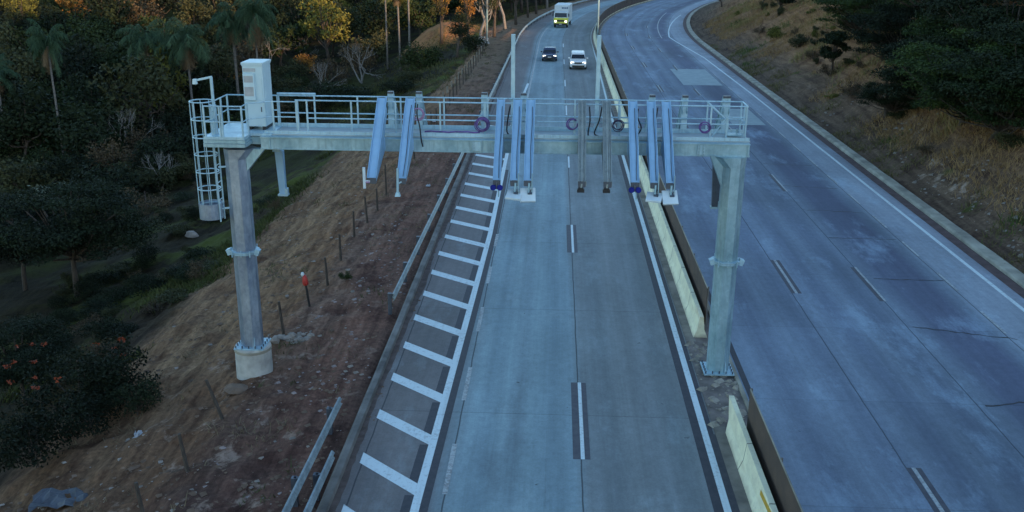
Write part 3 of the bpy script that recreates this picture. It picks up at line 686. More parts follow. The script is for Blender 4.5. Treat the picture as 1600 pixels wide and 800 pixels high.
# concrete pedestal
t = MB(); t.lathe([(.64, -.75), (.63, -.2), (.62, .62), (.60, .66)], n=28); t = t.build('concrete_pedestal', M['cement']); t.location = (-10.38, GY + CY, -.06)
tag(t, 'round grey concrete pedestal under the gantry column on the dirt verge', 'pedestal')
q = MB(); q.lathe([(.633, .50), (.64, .50), (.64, .585), (.633, .585)], n=28); q.build('form_band', M['kerb'], t)

# ---- equipment arms over the road
def arm(name, x, kind, m, lab, cat, group, w_=.36, back=False):
    w_ *= .86
    sg = -1 if back else 1; y0 = (.52 if not back else 1.64)
    def L(y, z): return (sg*y, z)                       # y measured outward and downward from the railing
    t = thing(name, lab, cat, (x, GY + y0, 9.18), group=group)
    # y<0 is towards the camera for front arms
    top, tip = (0.0, 0.0), (-2.30 if not back else -2.1, -2.06 if not back else -2.15)
    dvec = Vector((0, tip[0]*sg, tip[1])).normalized(); nrm = Vector((0, dvec.z*sg, -dvec.y*sg)); nrm = nrm if nrm.z > 0 else -nrm
    q = MB()
    A, B = Vector((0, 0, 0)), Vector((0, tip[0]*sg, tip[1]))
    q.bar(A - dvec*.05, B, w_, .03, nrm, w2=w_*.92)
    for s_ in (-.32, .32): q.bar(A - dvec*.05 + Vector((s_*w_, 0, 0)) + nrm*.02, B + Vector((s_*w_*.95, 0, 0)) + nrm*.02, .02, .03, nrm)
    for s_ in (-1, 1): q.bar(A - dvec*.05 + Vector((s_*(w_/2 - .012), 0, 0)) + nrm*.03, B + Vector((s_*(w_*.46 - .012), 0, 0)) + nrm*.03, .024, .07, nrm)
    if kind == 'scanner': q.bar(A + nrm*.03, B + nrm*.03, .05, .05, nrm)
    q.build('channel', m, t)
    for s_ in (-1, 1):                                   # tapered web plates
        xx = s_*w_*.36; z1 = -1.62
        poly = [(-.10*sg, -.05), (tip[0]*sg*.985, tip[1] - .01), (tip[0]*sg*.96, tip[1] - .14), (-.56*sg, -1.58), (-.50*sg, -1.12), (.16*sg, -.40)]
        q = MB(); q.prism(poly, xx - .009, xx + .009, 'x'); q.build('web', m, t)
    q = MB(); q.box((0, tip[0]*sg, tip[1] - .06), (w_*.9, .03, .17)); q.box((0, tip[0]*sg + .06*sg, tip[1] - .15), (w_*.8, .14, .02)); q.build('end_plate', M['steel_dark'] if not back else m, t)
    q = MB(); q.box((0, -.53*sg, -1.35), (w_*.95, .05, .36)); q.build('bracket', m, t)
    if back:
        q = MB(); q.box((0, -.02, -.55), (w_, .06, 1.16)); q.build('upright', M['steel_bright'], t)
        q = MB(); q.box((0, .0, .06), (w_*.95, .16, .07)); q.build('cap', M['steel_dark'], t)
        return t
    e = Vector((0, tip[0]*sg, tip[1]))
    if kind == 'rod':
        q = MB(); q.bar(e + Vector((-.05, -.02, -.08)), e + Vector((-.22, -.05, -.06)), .04, .04); q.tube([e + Vector((-.22, -.05, .36)), e + Vector((-.22, -.05, -.30))], .045, 8); r_ = q.build('rod_antenna', M['white'], t)
        q = MB(); q.box(e + Vector((-.12, -.03, -.1)), (.12, .06, .05)); q.build('clamp', M['pink'], r_)
    if kind == 'foot':
        q = MB(); q.tube([e + Vector((-.10, -.04, .34)), e + Vector((-.12, -.05, -.42))], .04, 8); q.bar(e + Vector((-.12, -.05, -.15)), e + Vector((0, 0, -.08)), .04, .04); r_ = q.build('rod_antenna', M['steel_bright'], t)
        q = MB(); q.box(e + Vector((-.12, -.05, -.47)), (.17, .15, .12), taper=.6); q.build('foot', M['steel_bright'], r_)
    if kind == 'lens':
        q = MB(); q.tube([e + Vector((0, -.03, -.05)), e + Vector((0, -.05, -.16))], .03, 6); q.box(e + Vector((0, -.03, -.20)), (.30, .10, .10)); hd = q.build('scanner_head', M['steel_dark'], t)
        for s_ in (-1, 1):
            q = MB(); c0 = e + Vector((s_*.105, -.06, -.20)); q.lathe([(.085, 0), (.09, .02), (.09, .07), (.075, .09)], n=18)
            q.v = [tuple(c0 + Matrix.Rotation(math.radians(78), 3, 'X') @ Vector(v_)) for v_ in q.v]; q.build('lens', M['lens_blue'], hd, smooth=False)
        q = MB(); q.tube([e + Vector((.06, -.03, -.26)), e + Vector((.06, -.03, -.50))], .02, 6); q.build('stem', M['steel'], hd)
    if kind in ('panel', 'panel_tilted'):
        tl = .72 if kind == 'panel' else .30
        q = MB(); c0 = e + Vector((0.02, -.10, -.36)); q.tube([e + Vector((.04, -.02, -.05)), c0], .035, 6); q.tube([e + Vector((.12, 0, .25)), c0 + Vector((.1, 0, 0))], .018, 6); q.build('hanger', M['steel'], t)
        q = MB(); rm = Matrix.Rotation(tl, 3, 'X') @ Matrix.Rotation(.05 if kind == 'panel' else -.18, 3, 'Z'); q.box(c0 + Vector((-.02, 0, -.05)), (.47, .50, .07), rm); pn = q.build('antenna_panel', M['white'], t, bevel=.012)
        q = MB(); q.box(c0 + Vector((.04, .02, .02)), (.14, .12, .08), rm); q.tube([c0 + Vector((.04, .02, .03)), c0 + Vector((.10, .04, .13))], .03, 6); q.build('mounting_bracket', M['steel_dark'], pn)
    if kind == 'scanner':
        q = MB(); q.tube([e + Vector((0, 0, -.05)), e + Vector((-.02, -.03, -.22))], .03, 6); q.box(e + Vector((.1, .05, -.05)), (.08, .1, .12)); q.build('hanger', M['steel_grey'], t)
        q = MB(); q.box(e + Vector((-.03, -.05, -.25)), (.22, .16, .09)); q.box(e + Vector((-.03, -.05, -.19)), (.16, .12, .05)); q.build('scanner_head', M['black'], t)
    if kind != 'rod':
        q = MB(); pts = [A + dvec*.25 + nrm*.05 + Vector((w_*.2, 0, 0))] + [A + dvec*(L_*3.05) + nrm*.055 + Vector((w_*(.2 + .04*math.sin(L_*9 + x)), 0, 0)) for L_ in (.3, .45, .6, .75, .9, .99)]
        q.tube(pts, .012, 5); q.build('cable', M['steel_dark'] if kind != 'scanner' else M['steel_grey'], t)
    return t
BL, GR = M['steel_blue'], M['steel_grey']
ga = 'equipment arms on the camera side of the gantry'
arm('antenna_boom', -5.57, 'rod', BL, 'blue steel arm over the dirt verge with a short white rod at its tip', 'antenna arm', ga)
arm('antenna_boom', -4.65, 'foot', BL, 'blue steel arm over the dirt verge with a long rod ending in a foot plate', 'antenna arm', ga)
arm('sensor_boom', -1.72, 'lens', BL, 'blue steel arm with twin blue lenses above the white hatching', 'sensor arm', ga, .30)
arm('antenna_boom', -1.18, 'panel_tilted', BL, 'blue steel arm with a steeply tilted white panel beside the hatched shoulder', 'antenna arm', ga, .33)
arm('antenna_boom', -0.76, 'panel', BL, 'blue steel arm with a broad white panel above the lane beside the hatched shoulder', 'antenna arm', ga, .34)
arm('scanner_boom', 0.88, 'scanner', GR, 'weathered grey arm with a flat black scanner, nearer the hatched shoulder', 'scanner arm', ga, .30)
arm('scanner_boom', 1.66, 'scanner', GR, 'weathered grey arm with a taller black scanner, nearer the barrier', 'scanner arm', ga, .32)
arm('sensor_boom', 2.49, 'lens', BL, 'blue steel arm with twin blue lenses beside the cream barrier', 'sensor arm', ga, .34)
arm('antenna_boom', 3.08, 'panel_tilted', BL, 'blue steel arm with a steeply tilted white panel over the cream barrier', 'antenna arm', ga, .32)
arm('antenna_boom', 3.56, 'panel', BL, 'blue steel arm with a broad white panel, nearest the gantry column in the median', 'antenna arm', ga, .34)
gb = 'grey arms on the far side of the gantry'
for x, lab in ((-5.48, 'grey capped arm on the far side of the gantry, outermost over the dirt verge'), (-4.53, 'grey capped arm on the far side of the gantry beside the pink coil'), (-2.34, 'grey capped arm on the far side of the gantry behind the large purple coil'),
               (-1.03, 'grey capped arm on the far side of the gantry between two blue front arms'), (3.22, 'grey capped arm on the far side of the gantry above the cream barrier'), (4.30, 'grey capped arm on the far side of the gantry next to the lone purple coil'), (5.66, 'grey capped arm at the walkway end above the median column')):
    arm('rear_boom', x, 'none', M['steel'], lab, 'arm', gb, .24 if x != 5.66 else .3, True)
# two long posts hanging behind the gantry ends
for x, zt, zb, lab, mm in ((-9.42, 7.62, 5.62, 'dark hanging post with a foot plate behind the platform end of the gantry', 'steel_blue'), (5.52, 7.62, 5.45, 'dark hanging post behind the gantry column in the median', 'steel_dark')):
    t = thing('hanging_post', lab, 'post', (x, GY + 1.75, zt))
    q = MB(); q.bar((0, 0, -.45), (.04, .0, zb - zt), .27, .22, (0, 1, 0), .22, .18); q.build('shaft', M[mm], t)
    q = MB(); q.box((-.06 if x < 0 else .06, 0, -.22), (.28, .26, .5)); q.build('mount', M['steel_bright'] if x < 0 else M['steel_dark'], t)
    q = MB(); q.box((.05, -.02, zb - zt), (.34, .26, .06)); q.box((.17, -.02, zb - zt + .13), (.10, .16, .2)); q.build('foot_plate', M['steel_bright'] if x < 0 else M['steel'], t)
# ---- coils and loose cables on the walkway
def coil(x, z, R, m, lab, n=3, gap=False):
    q = MB()
    R *= .86
    for i in range(n + 2): q.ring((random.uniform(-.035, .035), -.014*i, random.uniform(-.035, .035)), R*(1 - .05*i), .015, 22, 6, .3 + (.5 if gap else 0), 2*math.pi + (.1 if gap else .3), 'y')
    o = q.build('conduit_coil', m, smooth=True); o.location = (x, GY + .52, z); return tag(o, lab, 'cable coil', 'conduit coils hung on the gantry railing')
coil(-2.34, 8.42, .27, M['purple'], 'thick purple conduit coil above the guardrail end of the hatching', 5)
coil(0.60, 8.46, .21, M['purple'], 'thin open purple conduit coil beside the first grey scanner arm', 2, True)
coil(2.08, 8.45, .20, simple('dark_purple_conduit', (0.05, 0.03, 0.09), .5), 'dark purple conduit coil between grey scanner arm and blue lens arm', 1)
coil(4.82, 8.43, .21, M['purple'], 'lone purple conduit coil near the gantry column in the median', 3)
coil(-4.42, 8.72, .24, M['pink'], 'pinkish conduit coil behind the blue arm with the foot plate', 3)
q = MB(); q.tube([(-4.2 + i*.2, .42 + .05*math.sin(i*1.3), 8.17 + .012*(i % 2)) for i in range(10)], .028, 6); o = q.build('conduit', M['purple'], smooth=True); o.location = (0, GY, 0); tag(o, 'purple conduit lying along the walkway over the dirt verge', 'conduit')
def loose(pts, lab):
    P0 = [Vector(a) for a in pts]; out = []
    for i in range(len(P0) - 1):
        for u in (0, .25, .5, .75):
            a, b_, c_, d_ = P0[max(i - 1, 0)], P0[i], P0[i + 1], P0[min(i + 2, len(P0) - 1)]
            out.append(.5*((2*b_) + (c_ - a)*u + (2*a - 5*b_ + 4*c_ - d_)*u*u + (3*b_ - a - 3*c_ + d_)*u**3))
    out.append(P0[-1]); q = MB(); q.tube(out, .022, 6); o = q.build('loose_cable', M['cable'], smooth=True); o.location = (0, GY, 0); tag(o, lab, 'cable', 'black cables dangling from the railing')
loose([(-4.42, .5, 9.05), (-4.44, .46, 8.7), (-4.36, .42, 8.35), (-4.25, -.06, 8.0), (-4.2, -.08, 7.78)], 'black cable dangling from the arm with the foot plate over the verge')
loose([(-1.42, .5, 9.05), (-1.5, .45, 8.6), (-1.52, .42, 8.2), (-1.38, .4, 8.08)], 'short black cable beside the twin lens arm over the hatching')
loose([(1.12, .5, 9.05), (1.15, .46, 8.6), (1.1, .42, 8.15), (1.25, .4, 8.07), (1.2, .38, 8.1)], 'black cable with a curled end beside the first grey scanner arm')
loose([(1.52, .5, 9.05), (1.44, .46, 8.6), (1.30, .42, 8.22), (1.42, .4, 8.12), (1.58, .4, 8.1)], 'black cable bent in an angle beside the second grey scanner arm')
loose([(2.68, .5, 9.0), (2.66, .46, 8.75), (2.80, .44, 8.4), (2.70, .42, 8.15), (2.86, .4, 8.08)], 'wavy black cable beside the twin lens arm by the barrier')
loose([(3.30, .5, 9.05), (3.27, .46, 8.8), (3.22, .44, 8.5)], 'short black cable beside the tilted panel arm over the barrier')

# ------------------------------------------------------------------ barrier, screens, guardrails, fence posts
NJ = [(5.36, 0.0), (5.39, .08), (5.49, .32), (5.55, .85), (5.70, .85), (5.76, .32), (5.86, .08), (5.89, 0.0)]
far = sweep('concrete_barrier', NJ, 33.4, 330, M['barrier'], 2.0, .004); o = far.build('concrete_barrier', M['barrier']); tag(o, 'long cream concrete median barrier running from the gantry column to the far curve', 'barrier')
nr = MB(); rings = []
for s_, dt in [(-20 + i*1.0, 0) for i in range(46)] + [(25.6, 0), (26.1, 0)]: rings.append([P(s_ + (1.0 - z)*0 + (z*1.0 if s_ > 26 else 0), t, z) for t, z in NJ])
nr.loft(rings); o = nr.build('concrete_barrier', M['barrier']); tag(o, 'near cream concrete barrier section with a yellow mark, ending at the broken gap', 'barrier')
q = MB(); q.add([P(20.35, 5.533, .68), P(21.9, 5.519, .55), P(21.9, 5.534, .70), P(20.35, 5.548, .83)], [(0, 1, 2, 3)])
q.v = [(x - .004, y, z + .002) for x, y, z in q.v]; q.build('paint_mark', simple('yellow_ochre_paint', (0.55, 0.34, 0.03), .7), o)
def screen(s0, s1, step, lab, z1=1.72):
    s0_ = P(s0, 6.0); t = thing('mesh_screen', lab, 'screen', s0_)
    n = int((s1 - s0)/step); inv0 = Vector(s0_)
    pan = MB(); fr = MB()
    for i in range(n):
        a, b_ = s0 + i*step, s0 + (i + 1)*step; m_ = 3 if a > 130 else 1
        for j in range(m_):
            c_, d_ = a + (b_ - a)*j/m_, a + (b_ - a)*(j + 1)/m_
            p0, p1 = Vector(P(c_, 5.90)) - inv0, Vector(P(d_, 5.90)) - inv0
            pan.bar(p0 + Vector((0, 0, .95)), p1 + Vector((0, 0, .95)), .02, 1.46)
            fr.bar(p0 + Vector((0, 0, z1 - .03)), p1 + Vector((0, 0, z1 - .03)), .035, .035)
        p0 = Vector(P(a, 5.935)) - inv0; po = MB(); po.bar(p0, p0 + Vector((0, 0, z1 + .03)), .045, .045, (0, 1, 0)); po.build('post', M['kerb_dark'], t)
    p0 = Vector(P(s1, 5.935)) - inv0; po = MB(); po.bar(p0, p0 + Vector((0, 0, z1)), .06, .06, (0, 1, 0)); po.build('post', M['kerb_dark'], t)
    pan.build('mesh_panel', M['mesh'], t); fr.build('top_rail', M['kerb'], t)
screen(34.2, 330, 4.0, 'long brown mesh screen behind the cream barrier beyond the gantry')
screen(-18.3, 25.7, 4.0, 'near brown mesh screen behind the yellow marked barrier section')

def wbeam_prof(t, zc): return [(t, zc + .16), (t + .04, zc + .15), (t + .085, zc + .08), (t + .02, zc), (t + .085, zc - .08), (t + .04, zc - .15), (t, zc - .16), (t - .012, zc - .15), (t + .02, zc - .08), (t - .03, zc), (t + .02, zc + .08), (t - .012, zc + .15)]
def guard(s0, s1, t0, t1, z0, lab, pstep, m, poststyle='wood'):
    base = Vector(P(s0, t0)); t = thing('guardrail', lab, 'guardrail', base)
    n = max(4, int((s1 - s0)/3)); rings = []
    for i in range(n + 1):
        s_ = s0 + (s1 - s0)*i/n; tt = t0 + (t1 - t0)*min(1, i/n*(1 if s1 < 80 else 3)) ; rings.append([tuple(Vector(P(s_, a, z_)) - base) for a, z_ in wbeam_prof(tt, z0)])
    q = MB(); q.loft(rings); q.build('rail', m, t)
    i = 0; s_ = s0 + .15
    while s_ < min(s1, s0 + 180):
        tt = t0 + (t1 - t0)*min(1, (s_ - s0)/(s1 - s0)*(1 if s1 < 80 else 3)); p0 = Vector(P(s_, tt - .16)) - base
        q = MB(); q.box(p0 + Vector((0, 0, z0 - .34)), (.13, .15, .9)); q.box(p0 + Vector((.08, 0, z0)), (.16, .10, .22)); q.build('post', M['steel_dark'], t); s_ += pstep
    return t
M['rail'] = galv('guardrail_steel', (0.30, 0.36, 0.38), (0.18, 0.22, 0.24), .45)
guard(35.2, 330, -6.22, -5.35, .66, 'long steel guardrail with dark posts along the dirt verge beyond the gantry', 3.8, M['rail'])
guard(6, 26.3, -6.62, -6.42, .62, 'near steel guardrail length set back behind the kerb', 3.9, M['rail'])
guard(4, 23.3, -6.14, -5.98, .50, 'near steel guardrail length hard against the kerb', 4.5, M['rail'])
# terminal block of the far rail
# fence posts: (s, t, height, lean along x, lean along y, material, label)
FP = 'thin dark wooden post of the fence line along the dirt verge'
posts = [(21.2, -10.5, 1.25, -.10, .05, 'stout pale wooden post leaning at the near end of the fence line'), (23.6, -10.25, 1.15, -.12, .1, 'short dark post between the pale leaning post and the gantry pedestal'),
         (27.0, -10.4, 1.35, -.35, .15, 'strongly leaning grey post just in front of the pedestal'), (33.2, -10.1, 1.35, -.06, 0, 'thin wooden post next beyond the gantry pedestal'),
         (39.4, -9.85, 1.3, -.03, 0, 'dark post next beyond the red capped post'), (42.6, -9.95, 1.3, 0, 0, None), (46.0, -10.0, 1.35, .02, 0, None), (48.6, -9.82, 1.45, -.05, 0, None), (51.2, -9.75, 1.3, .0, 0, None), (54.7, -9.85, 1.8, .0, 0, None), (57.6, -9.6, 1.4, .03, 0, None), (60.6, -9.6, 1.4, 0, 0, None)]
posts += [(64 + 3.1*i, -9.5 + .012*i, 1.5, random.uniform(-.05, .05), 0, None) for i in range(21)]
pw0 = None
for (s_, t_, h_, lx, ly, lab) in posts:
    x, y, _ = P(s_, t_); z = float(height(s_, t_)); r_ = .05
    if pw0 is None:
        q = MB(); q.tube([(0, 0, -.3), (.005, 0, .35), (-.004, .004, .75), (0, 0, 1.0)], [.062, .058, .052, .047], 8); pw0 = q.build('fence_post', M['wood'], smooth=False); o = pw0
    else: o = pw0.copy(); COL.objects.link(o)
    o.location = (x, y, z); o.scale = (1, 1, h_); o.rotation_euler = (-ly, lx, random.random()*0.3)
    tag(o, lab or FP, 'post', 'wooden fence posts along the dirt verge')
x, y, _ = P(36.4, -9.9); z = float(height(36.4, -9.9))
t = thing('marker_post', 'dark post topped with a red and white plastic wrap', 'post', (x, y, z)); t.rotation_euler = (0, -.10, 0); t.scale = (.85, .85, .95)
q = MB(); q.tube([(0, 0, -.3), (0, 0, 1.15)], [.062, .055], 8); q.build('stake', M['black'], t)
q = MB(); q.lathe([(.06, 1.0), (.12, 1.0), (.15, 1.10), (.13, 1.28), (.09, 1.42), (.03, 1.47)], n=10); q.build('red_wrap', M['red'], t, smooth=True)
q = MB(); q.lathe([(.03, 1.44), (.08, 1.45), (.09, 1.52), (.06, 1.60), (.02, 1.62)], c=(-.07, 0, -.03), n=9); q.build('white_wrap', M['white'], t, smooth=True)
# pale concrete stubs along the edge of the far verge
st0 = None
for i in range(15):
    s_ = 88 + i*3.05; t_ = -10.7 + .08*i; x, y, _ = P(s_, t_); z = float(height(s_, t_))
    if st0 is None: q = MB(); q.box((0, 0, .28), (.17, .17, .80), taper=.9); st0 = q.build('concrete_stub', M['wood_pale'], bevel=.01); o = st0
    else: o = st0.copy(); COL.objects.link(o)
    o.location = (x, y, z); o.rotation_euler = (random.uniform(-.05, .05), random.uniform(-.05, .05), random.random()); tag(o, 'pale concrete stub edging the far end of the dirt verge', 'post', 'pale concrete stubs along the far verge')

# ------------------------------------------------------------------ street lamps far up the road
def lamp_post(s_, t_, side, lab, box=False):
    x, y, _ = P(s_, t_); z = max(float(height(s_, t_)), 0.0)
    t = thing('street_lamp', lab, 'street lamp', (x, y, z))
    q = MB(); q.tube([(0, 0, 0), (0, 0, 11.5)], [.15, .085], 10); q.build('pole', M['steel'], t, smooth=True)
    q = MB(); q.tube([(0, 0, 11.4), (side*.8, 0, 12.0), (side*2.0, 0, 12.2)], .05, 8); q.build('bracket', M['steel_bright'], t)
    q = MB(); q.box((side*2.3, 0, 12.2), (.7, .28, .12), taper=.8); q.build('lamp_head', M['vent'], t)
    q = MB(); q.lathe([(.34, 0), (.34, .12), (.24, .14), (.22, .7), (.19, .72)], n=12); q.build('base', M['cement'], t)
    return t
lamp_post(135.5, -9.55, 1, 'tall pale street lamp on the verge beside the far guardrail')
lamp_post(135.5, 5.72, -1, 'tall pale street lamp rising from the cream median barrier')
x, y, _ = P(134.6, -10.1); q = MB(); q.box((0, 0, .6), (.62, .5, 1.3)); q.box((0, 0, 1.27), (.7, .58, .08)); o = q.build('utility_box', M['cement']); o.location = (x, y, float(height(134.6, -10.1))); tag(o, 'pale utility box at the foot of the verge street lamp', 'utility box')

# ------------------------------------------------------------------ vehicles (local -Y is forward)
def ring8(y, w_, zl, zt, tuck=.92, sh=.86):
    m_ = zl + (zt - zl)*.45
    return [(-w_*tuck, y, zl), (-w_*.99, y, zl + .10), (-w_, y, m_), (-w_*.97, y, zt - .10), (-w_*sh, y, zt), (w_*sh, y, zt), (w_*.97, y, zt - .10), (w_, y, m_), (w_*.99, y, zl + .10), (w_*tuck, y, zl)]
def wheel(t, x, y, r_, wd):
    q = MB(); q.tube([(x - wd/2, y, r_), (x - wd*.42, y, r_), (x + wd*.42, y, r_), (x + wd/2, y, r_)], [r_*.9, r_, r_, r_*.9], 20); wh = q.build('wheel', M['rubber'], t)
    q = MB(); sx = 1 if x > 0 else -1; q.tube([(x + sx*wd*.40, y, r_), (x + sx*wd*.53, y, r_)], [r_*.62, r_*.5], 14); q.build('rim', M['rim'], wh)
def car(name, lab, s_, t_, L, W_, H, paint, suv):
    x, y, _ = P(s_, t_); a = max(0, s_ - S0)/RC
    t = thing(name, lab, 'car', (x, y, 0.01), -a, 'vehicles driving towards the gantry'); w_ = W_/2; f_ = -L/2
    hood = .98 if suv else .86; belt = 1.06 if suv else .92
    st = [(f_, w_*.80, .34, hood - .22), (f_ + .10, w_*.93, .26, hood - .10), (f_ + .45, w_, .24, hood - .03), (f_ + 1.1, w_, .24, belt - .04), (f_ + 1.6, w_, .24, belt), (L/2 - 1.0, w_, .26, belt + .03), (L/2 - .2, w_*.97, .30, belt + .01), (L/2, w_*.86, .40, belt - .14)]
    q = MB(); q.loft([ring8(*r_) for r_ in st]); q.build('body', paint, t, smooth=False, bevel=.03)
    def rr(y, wb, zb, wt, zt): return [(-wb, y, zb), (-wt, y, zt - .05), (-wt*.9, y, zt), (wt*.9, y, zt), (wt, y, zt - .05), (wb, y, zb)]
    y0, y1, y2, y3 = f_ + 1.05, f_ + 1.85, L/2 - (.55 if suv else .95), L/2 - (.12 if suv else .35)
    zb = belt - .03; wb, wt = w_*.90, w_*.76
    q = MB(); q.loft([rr(y0, wb, zb, wb*.99, zb + .03), rr(y1, wb, zb, wt, H - .04), rr((y1 + y2)/2, wb, zb, wt*1.01, H), rr(y2, wb, zb, wt*.98, H - .04), rr(y3, wb*.96, zb, wb*.92, zb + .08)]); q.build('roof', paint, t)
    # glass set just proud of the cabin
    d = Vector((0, y1 - y0, H - .09 - zb)).normalized(); n_ = Vector((0, -d.z, d.y))*.012
    q = MB()
    def face(p_): q.add([tuple(Vector(v_)) for v_ in p_], [(0, 1, 2, 3)])
    A = [Vector((-wb*.93, y0 + .06, zb + .07)), Vector((wb*.93, y0 + .06, zb + .07)), Vector((wt*.90, y1 - .04, H - .10)), Vector((-wt*.90, y1 - .04, H - .10))]
    q.loft([[v_ + n_*1.5 for v_ in A], [v_ - n_*4 for v_ in A]]); q.build('windscreen', M['glass'], t)
    for s2 in (-1, 1):
        q = MB(); B = [Vector((s2*wb*1.0, y0 + .42, zb + .06)), Vector((s2*wb*1.0, y2 + .1, zb + .06)), Vector((s2*wt*1.02, y2 - .08, H - .13)), Vector((s2*wt*1.02, y1 + .10, H - .13))]
        o_ = Vector((s2*.014, 0, .004)); q.loft([[v_ + o_ for v_ in B], [v_ - o_*5 for v_ in B]]); q.build('side_window', M['glass'], t)
        q = MB(); q.box((s2*w_*.70, f_ + .085, hood - .20), (w_*.36, .10, .15)); hl = q.build('headlight', M['lamp'], t, bevel=.02)
        q = MB(); q.box((s2*(w_ + .10), y0 + .45, belt + .08), (.20, .10, .14)); q.build('mirror', paint if suv else M['black'], t, bevel=.02)
        for yy in (f_ + .85, L/2 - .85): wheel(t, s2*(w_ - .08), yy, .36 if suv else .31, .22)
    q = MB(); q.box((0, f_ + .03, hood - .24), (w_*.92, .08, .17)); q.build('grille', M['black'], t)
    q = MB(); q.box((0, f_ + .04, .40), (w_*1.45, .10, .20)); q.build('lower_grille', M['black'], t)
    q = MB(); q.box((0, f_ - .03, .56), (W_*.74, .08, .12)); q.build('bumper', paint, t, bevel=.02)
    q = MB(); q.box((0, f_ - .08, .55), (.40, .012, .12)); q.build('number_plate', M['plate'], t)
    return t
car('sport_utility_car', 'white tall car with lit headlights in the lane beside the median barrier', 111.2, 2.55, 4.6, 1.88, 1.74, M['car_white'], True)
car('hatchback_car', 'dark blue low car with lit headlights behind and beside the white one', 118.0, -.72, 4.1, 1.76, 1.48, M['car_dark'], False)
x, y, _ = P(164.5, -.25)
t = thing('box_lorry', 'white and yellow box lorry coming round the far curve', 'lorry', (x, y, .01), -(164.5 - S0)/RC, 'vehicles driving towards the gantry')
q = MB(); rg = lambda y, w_, zl, zt: [(-w_, y, zl), (-w_, y, zt - .08), (-w_*.93, y, zt), (w_*.93, y, zt), (w_, y, zt - .08), (w_, y, zl)]
q.loft([rg(-3.9, 1.02, .50, 1.45), rg(-3.86, 1.12, .45, 1.58), rg(-3.7, 1.14, .45, 1.62), rg(-2.2, 1.14, .45, 1.64)]); q.build('cab', M['lorry_yellow'], t, bevel=.03)
q = MB(); q.loft([rg(-3.83, 1.12, 1.60, 1.66), rg(-3.62, 1.10, 1.60, 2.45), rg(-2.2, 1.12, 1.60, 2.55)]); q.build('cab_roof', M['lorry_white'], t)
q = MB(); A = [Vector((-1.0, -3.80, 1.66)), Vector((1.0, -3.80, 1.66)), Vector((.95, -3.65, 2.34)), Vector((-.95, -3.65, 2.34))]; q.loft([[v_ + Vector((0, -.03, .01)) for v_ in A], [v_ + Vector((0, .06, 0)) for v_ in A]]); q.build('windscreen', M['glass'], t)
q = MB(); q.box((0, 1.1, 2.12), (2.42, 6.3, 2.70)); bx = q.build('cargo_box', M['lorry_white'], t, bevel=.03)
q = MB(); q.box((.15, -2.063, 3.02), (.30, .02, .26)); q.box((.58, -2.063, 3.02), (.40, .02, .20)); q.box((.92, -2.063, 3.03), (.16, .02, .30)); q.build('lettering', M['mark_blue'], bx)
q = MB(); q.box((0, -3.90, 1.12), (1.15, .05, .30)); q.build('grille', M['black'], t)
q = MB(); q.box((0, -3.95, .58), (2.2, .16, .26)); q.build('bumper', M['black'], t, bevel=.02)
q = MB(); q.box((0, -4.04, .60), (.42, .014, .13)); q.build('number_plate', M['plate'], t)
for s2 in (-1, 1):
    q = MB(); q.box((s2*.84, -3.90, 1.02), (.32, .07, .22)); q.build('headlight', M['lamp'], t, bevel=.02)
    q = MB(); q.box((s2*1.30, -3.55, 2.0), (.14, .10, .44)); q.bar((s2*1.1, -3.5, 2.2), (s2*1.3, -3.55, 2.2), .03, .03); q.build('mirror', M['black'], t)
    q = MB(); q.box((s2*1.135, -2.95, 2.0), (.02, .8, .5)); q.build('side_window', M['glass'], t)
    for yy in (-2.9, 2.9): wheel(t, s2*1.0, yy, .46, .28)

# ------------------------------------------------------------------ vegetation
def leaves(centers, radii, n, size, rg_, asp=.55, up=.35, shell=.45, clump=0):
    """n leaf quads in the given ellipsoid clumps; returns (n,4,3)"""
    centers = np.asarray(centers, float); radii = np.asarray(radii, float)
    vol = radii.prod(1)**(2/3); idx = rg_.choice(len(centers), n, p=vol/vol.sum())
    d = rg_.normal(size=(n, 3)); d /= np.linalg.norm(d, axis=1)[:, None]
    r_ = (shell + (1 - shell)*rg_.random(n)**.6)[:, None]*(1 + .14*rg_.normal(size=(n, 1)))
    c = centers[idx] + d*radii[idx]*r_
    nrm = rg_.normal(size=(n, 3)) + d*.5; nrm[:, 2] += up; nrm /= np.linalg.norm(nrm, axis=1)[:, None]
    u = np.cross(nrm, rg_.normal(size=(n, 3))); u /= np.linalg.norm(u, axis=1)[:, None]; v_ = np.cross(nrm, u)
    sz = size*(.6 + .8*rg_.random((n, 1)))
    return np.stack([c - u*sz*.5, c + v_*sz*asp*.5 - nrm*sz*.06, c + u*sz*.5, c - v_*sz*asp*.5 - nrm*sz*.06], 1)
def branchy(q, p0, d, L, r_, lev, rg_, tips, spread=.6, up=.15, kids=(2, 4)):
    d = Vector(d).normalized(); mid = Vector(p0) + d*L*.5 + Vector(rg_.normal(size=3)*L*.05); end = Vector(p0) + d*L + Vector((0, 0, L*.06))
    q.tube([p0, mid, end], [r_, r_*.8, r_*.6], 6 if lev > 1 else 4, cap=False)
    if lev == 0: tips.append(end); return
    for i in range(rg_.integers(*kids)):
        nd = d + Vector(rg_.normal(size=3)*spread) + Vector((0, 0, up)); branchy(q, mid.lerp(end, .55 + .45*rg_.random()), nd, L*(.62 + .2*rg_.random()), r_*.55, lev - 1, rg_, tips, spread, up, kids)
M['bark'] = simple('brown_bark', (0.085, 0.065, 0.05), 0.9, 0, 0.5, 4, bump=.5, stretch=(3, 3, .6))
M['bark_pale'] = simple('pale_grey_bark', (0.24, 0.22, 0.20), 0.9, 0, 0.4, 4)
M['bark_palm'] = simple('palm_trunk_bark', (0.17, 0.155, 0.14), 0.9, 0, 0.4, 2, stretch=(1, 1, 5))
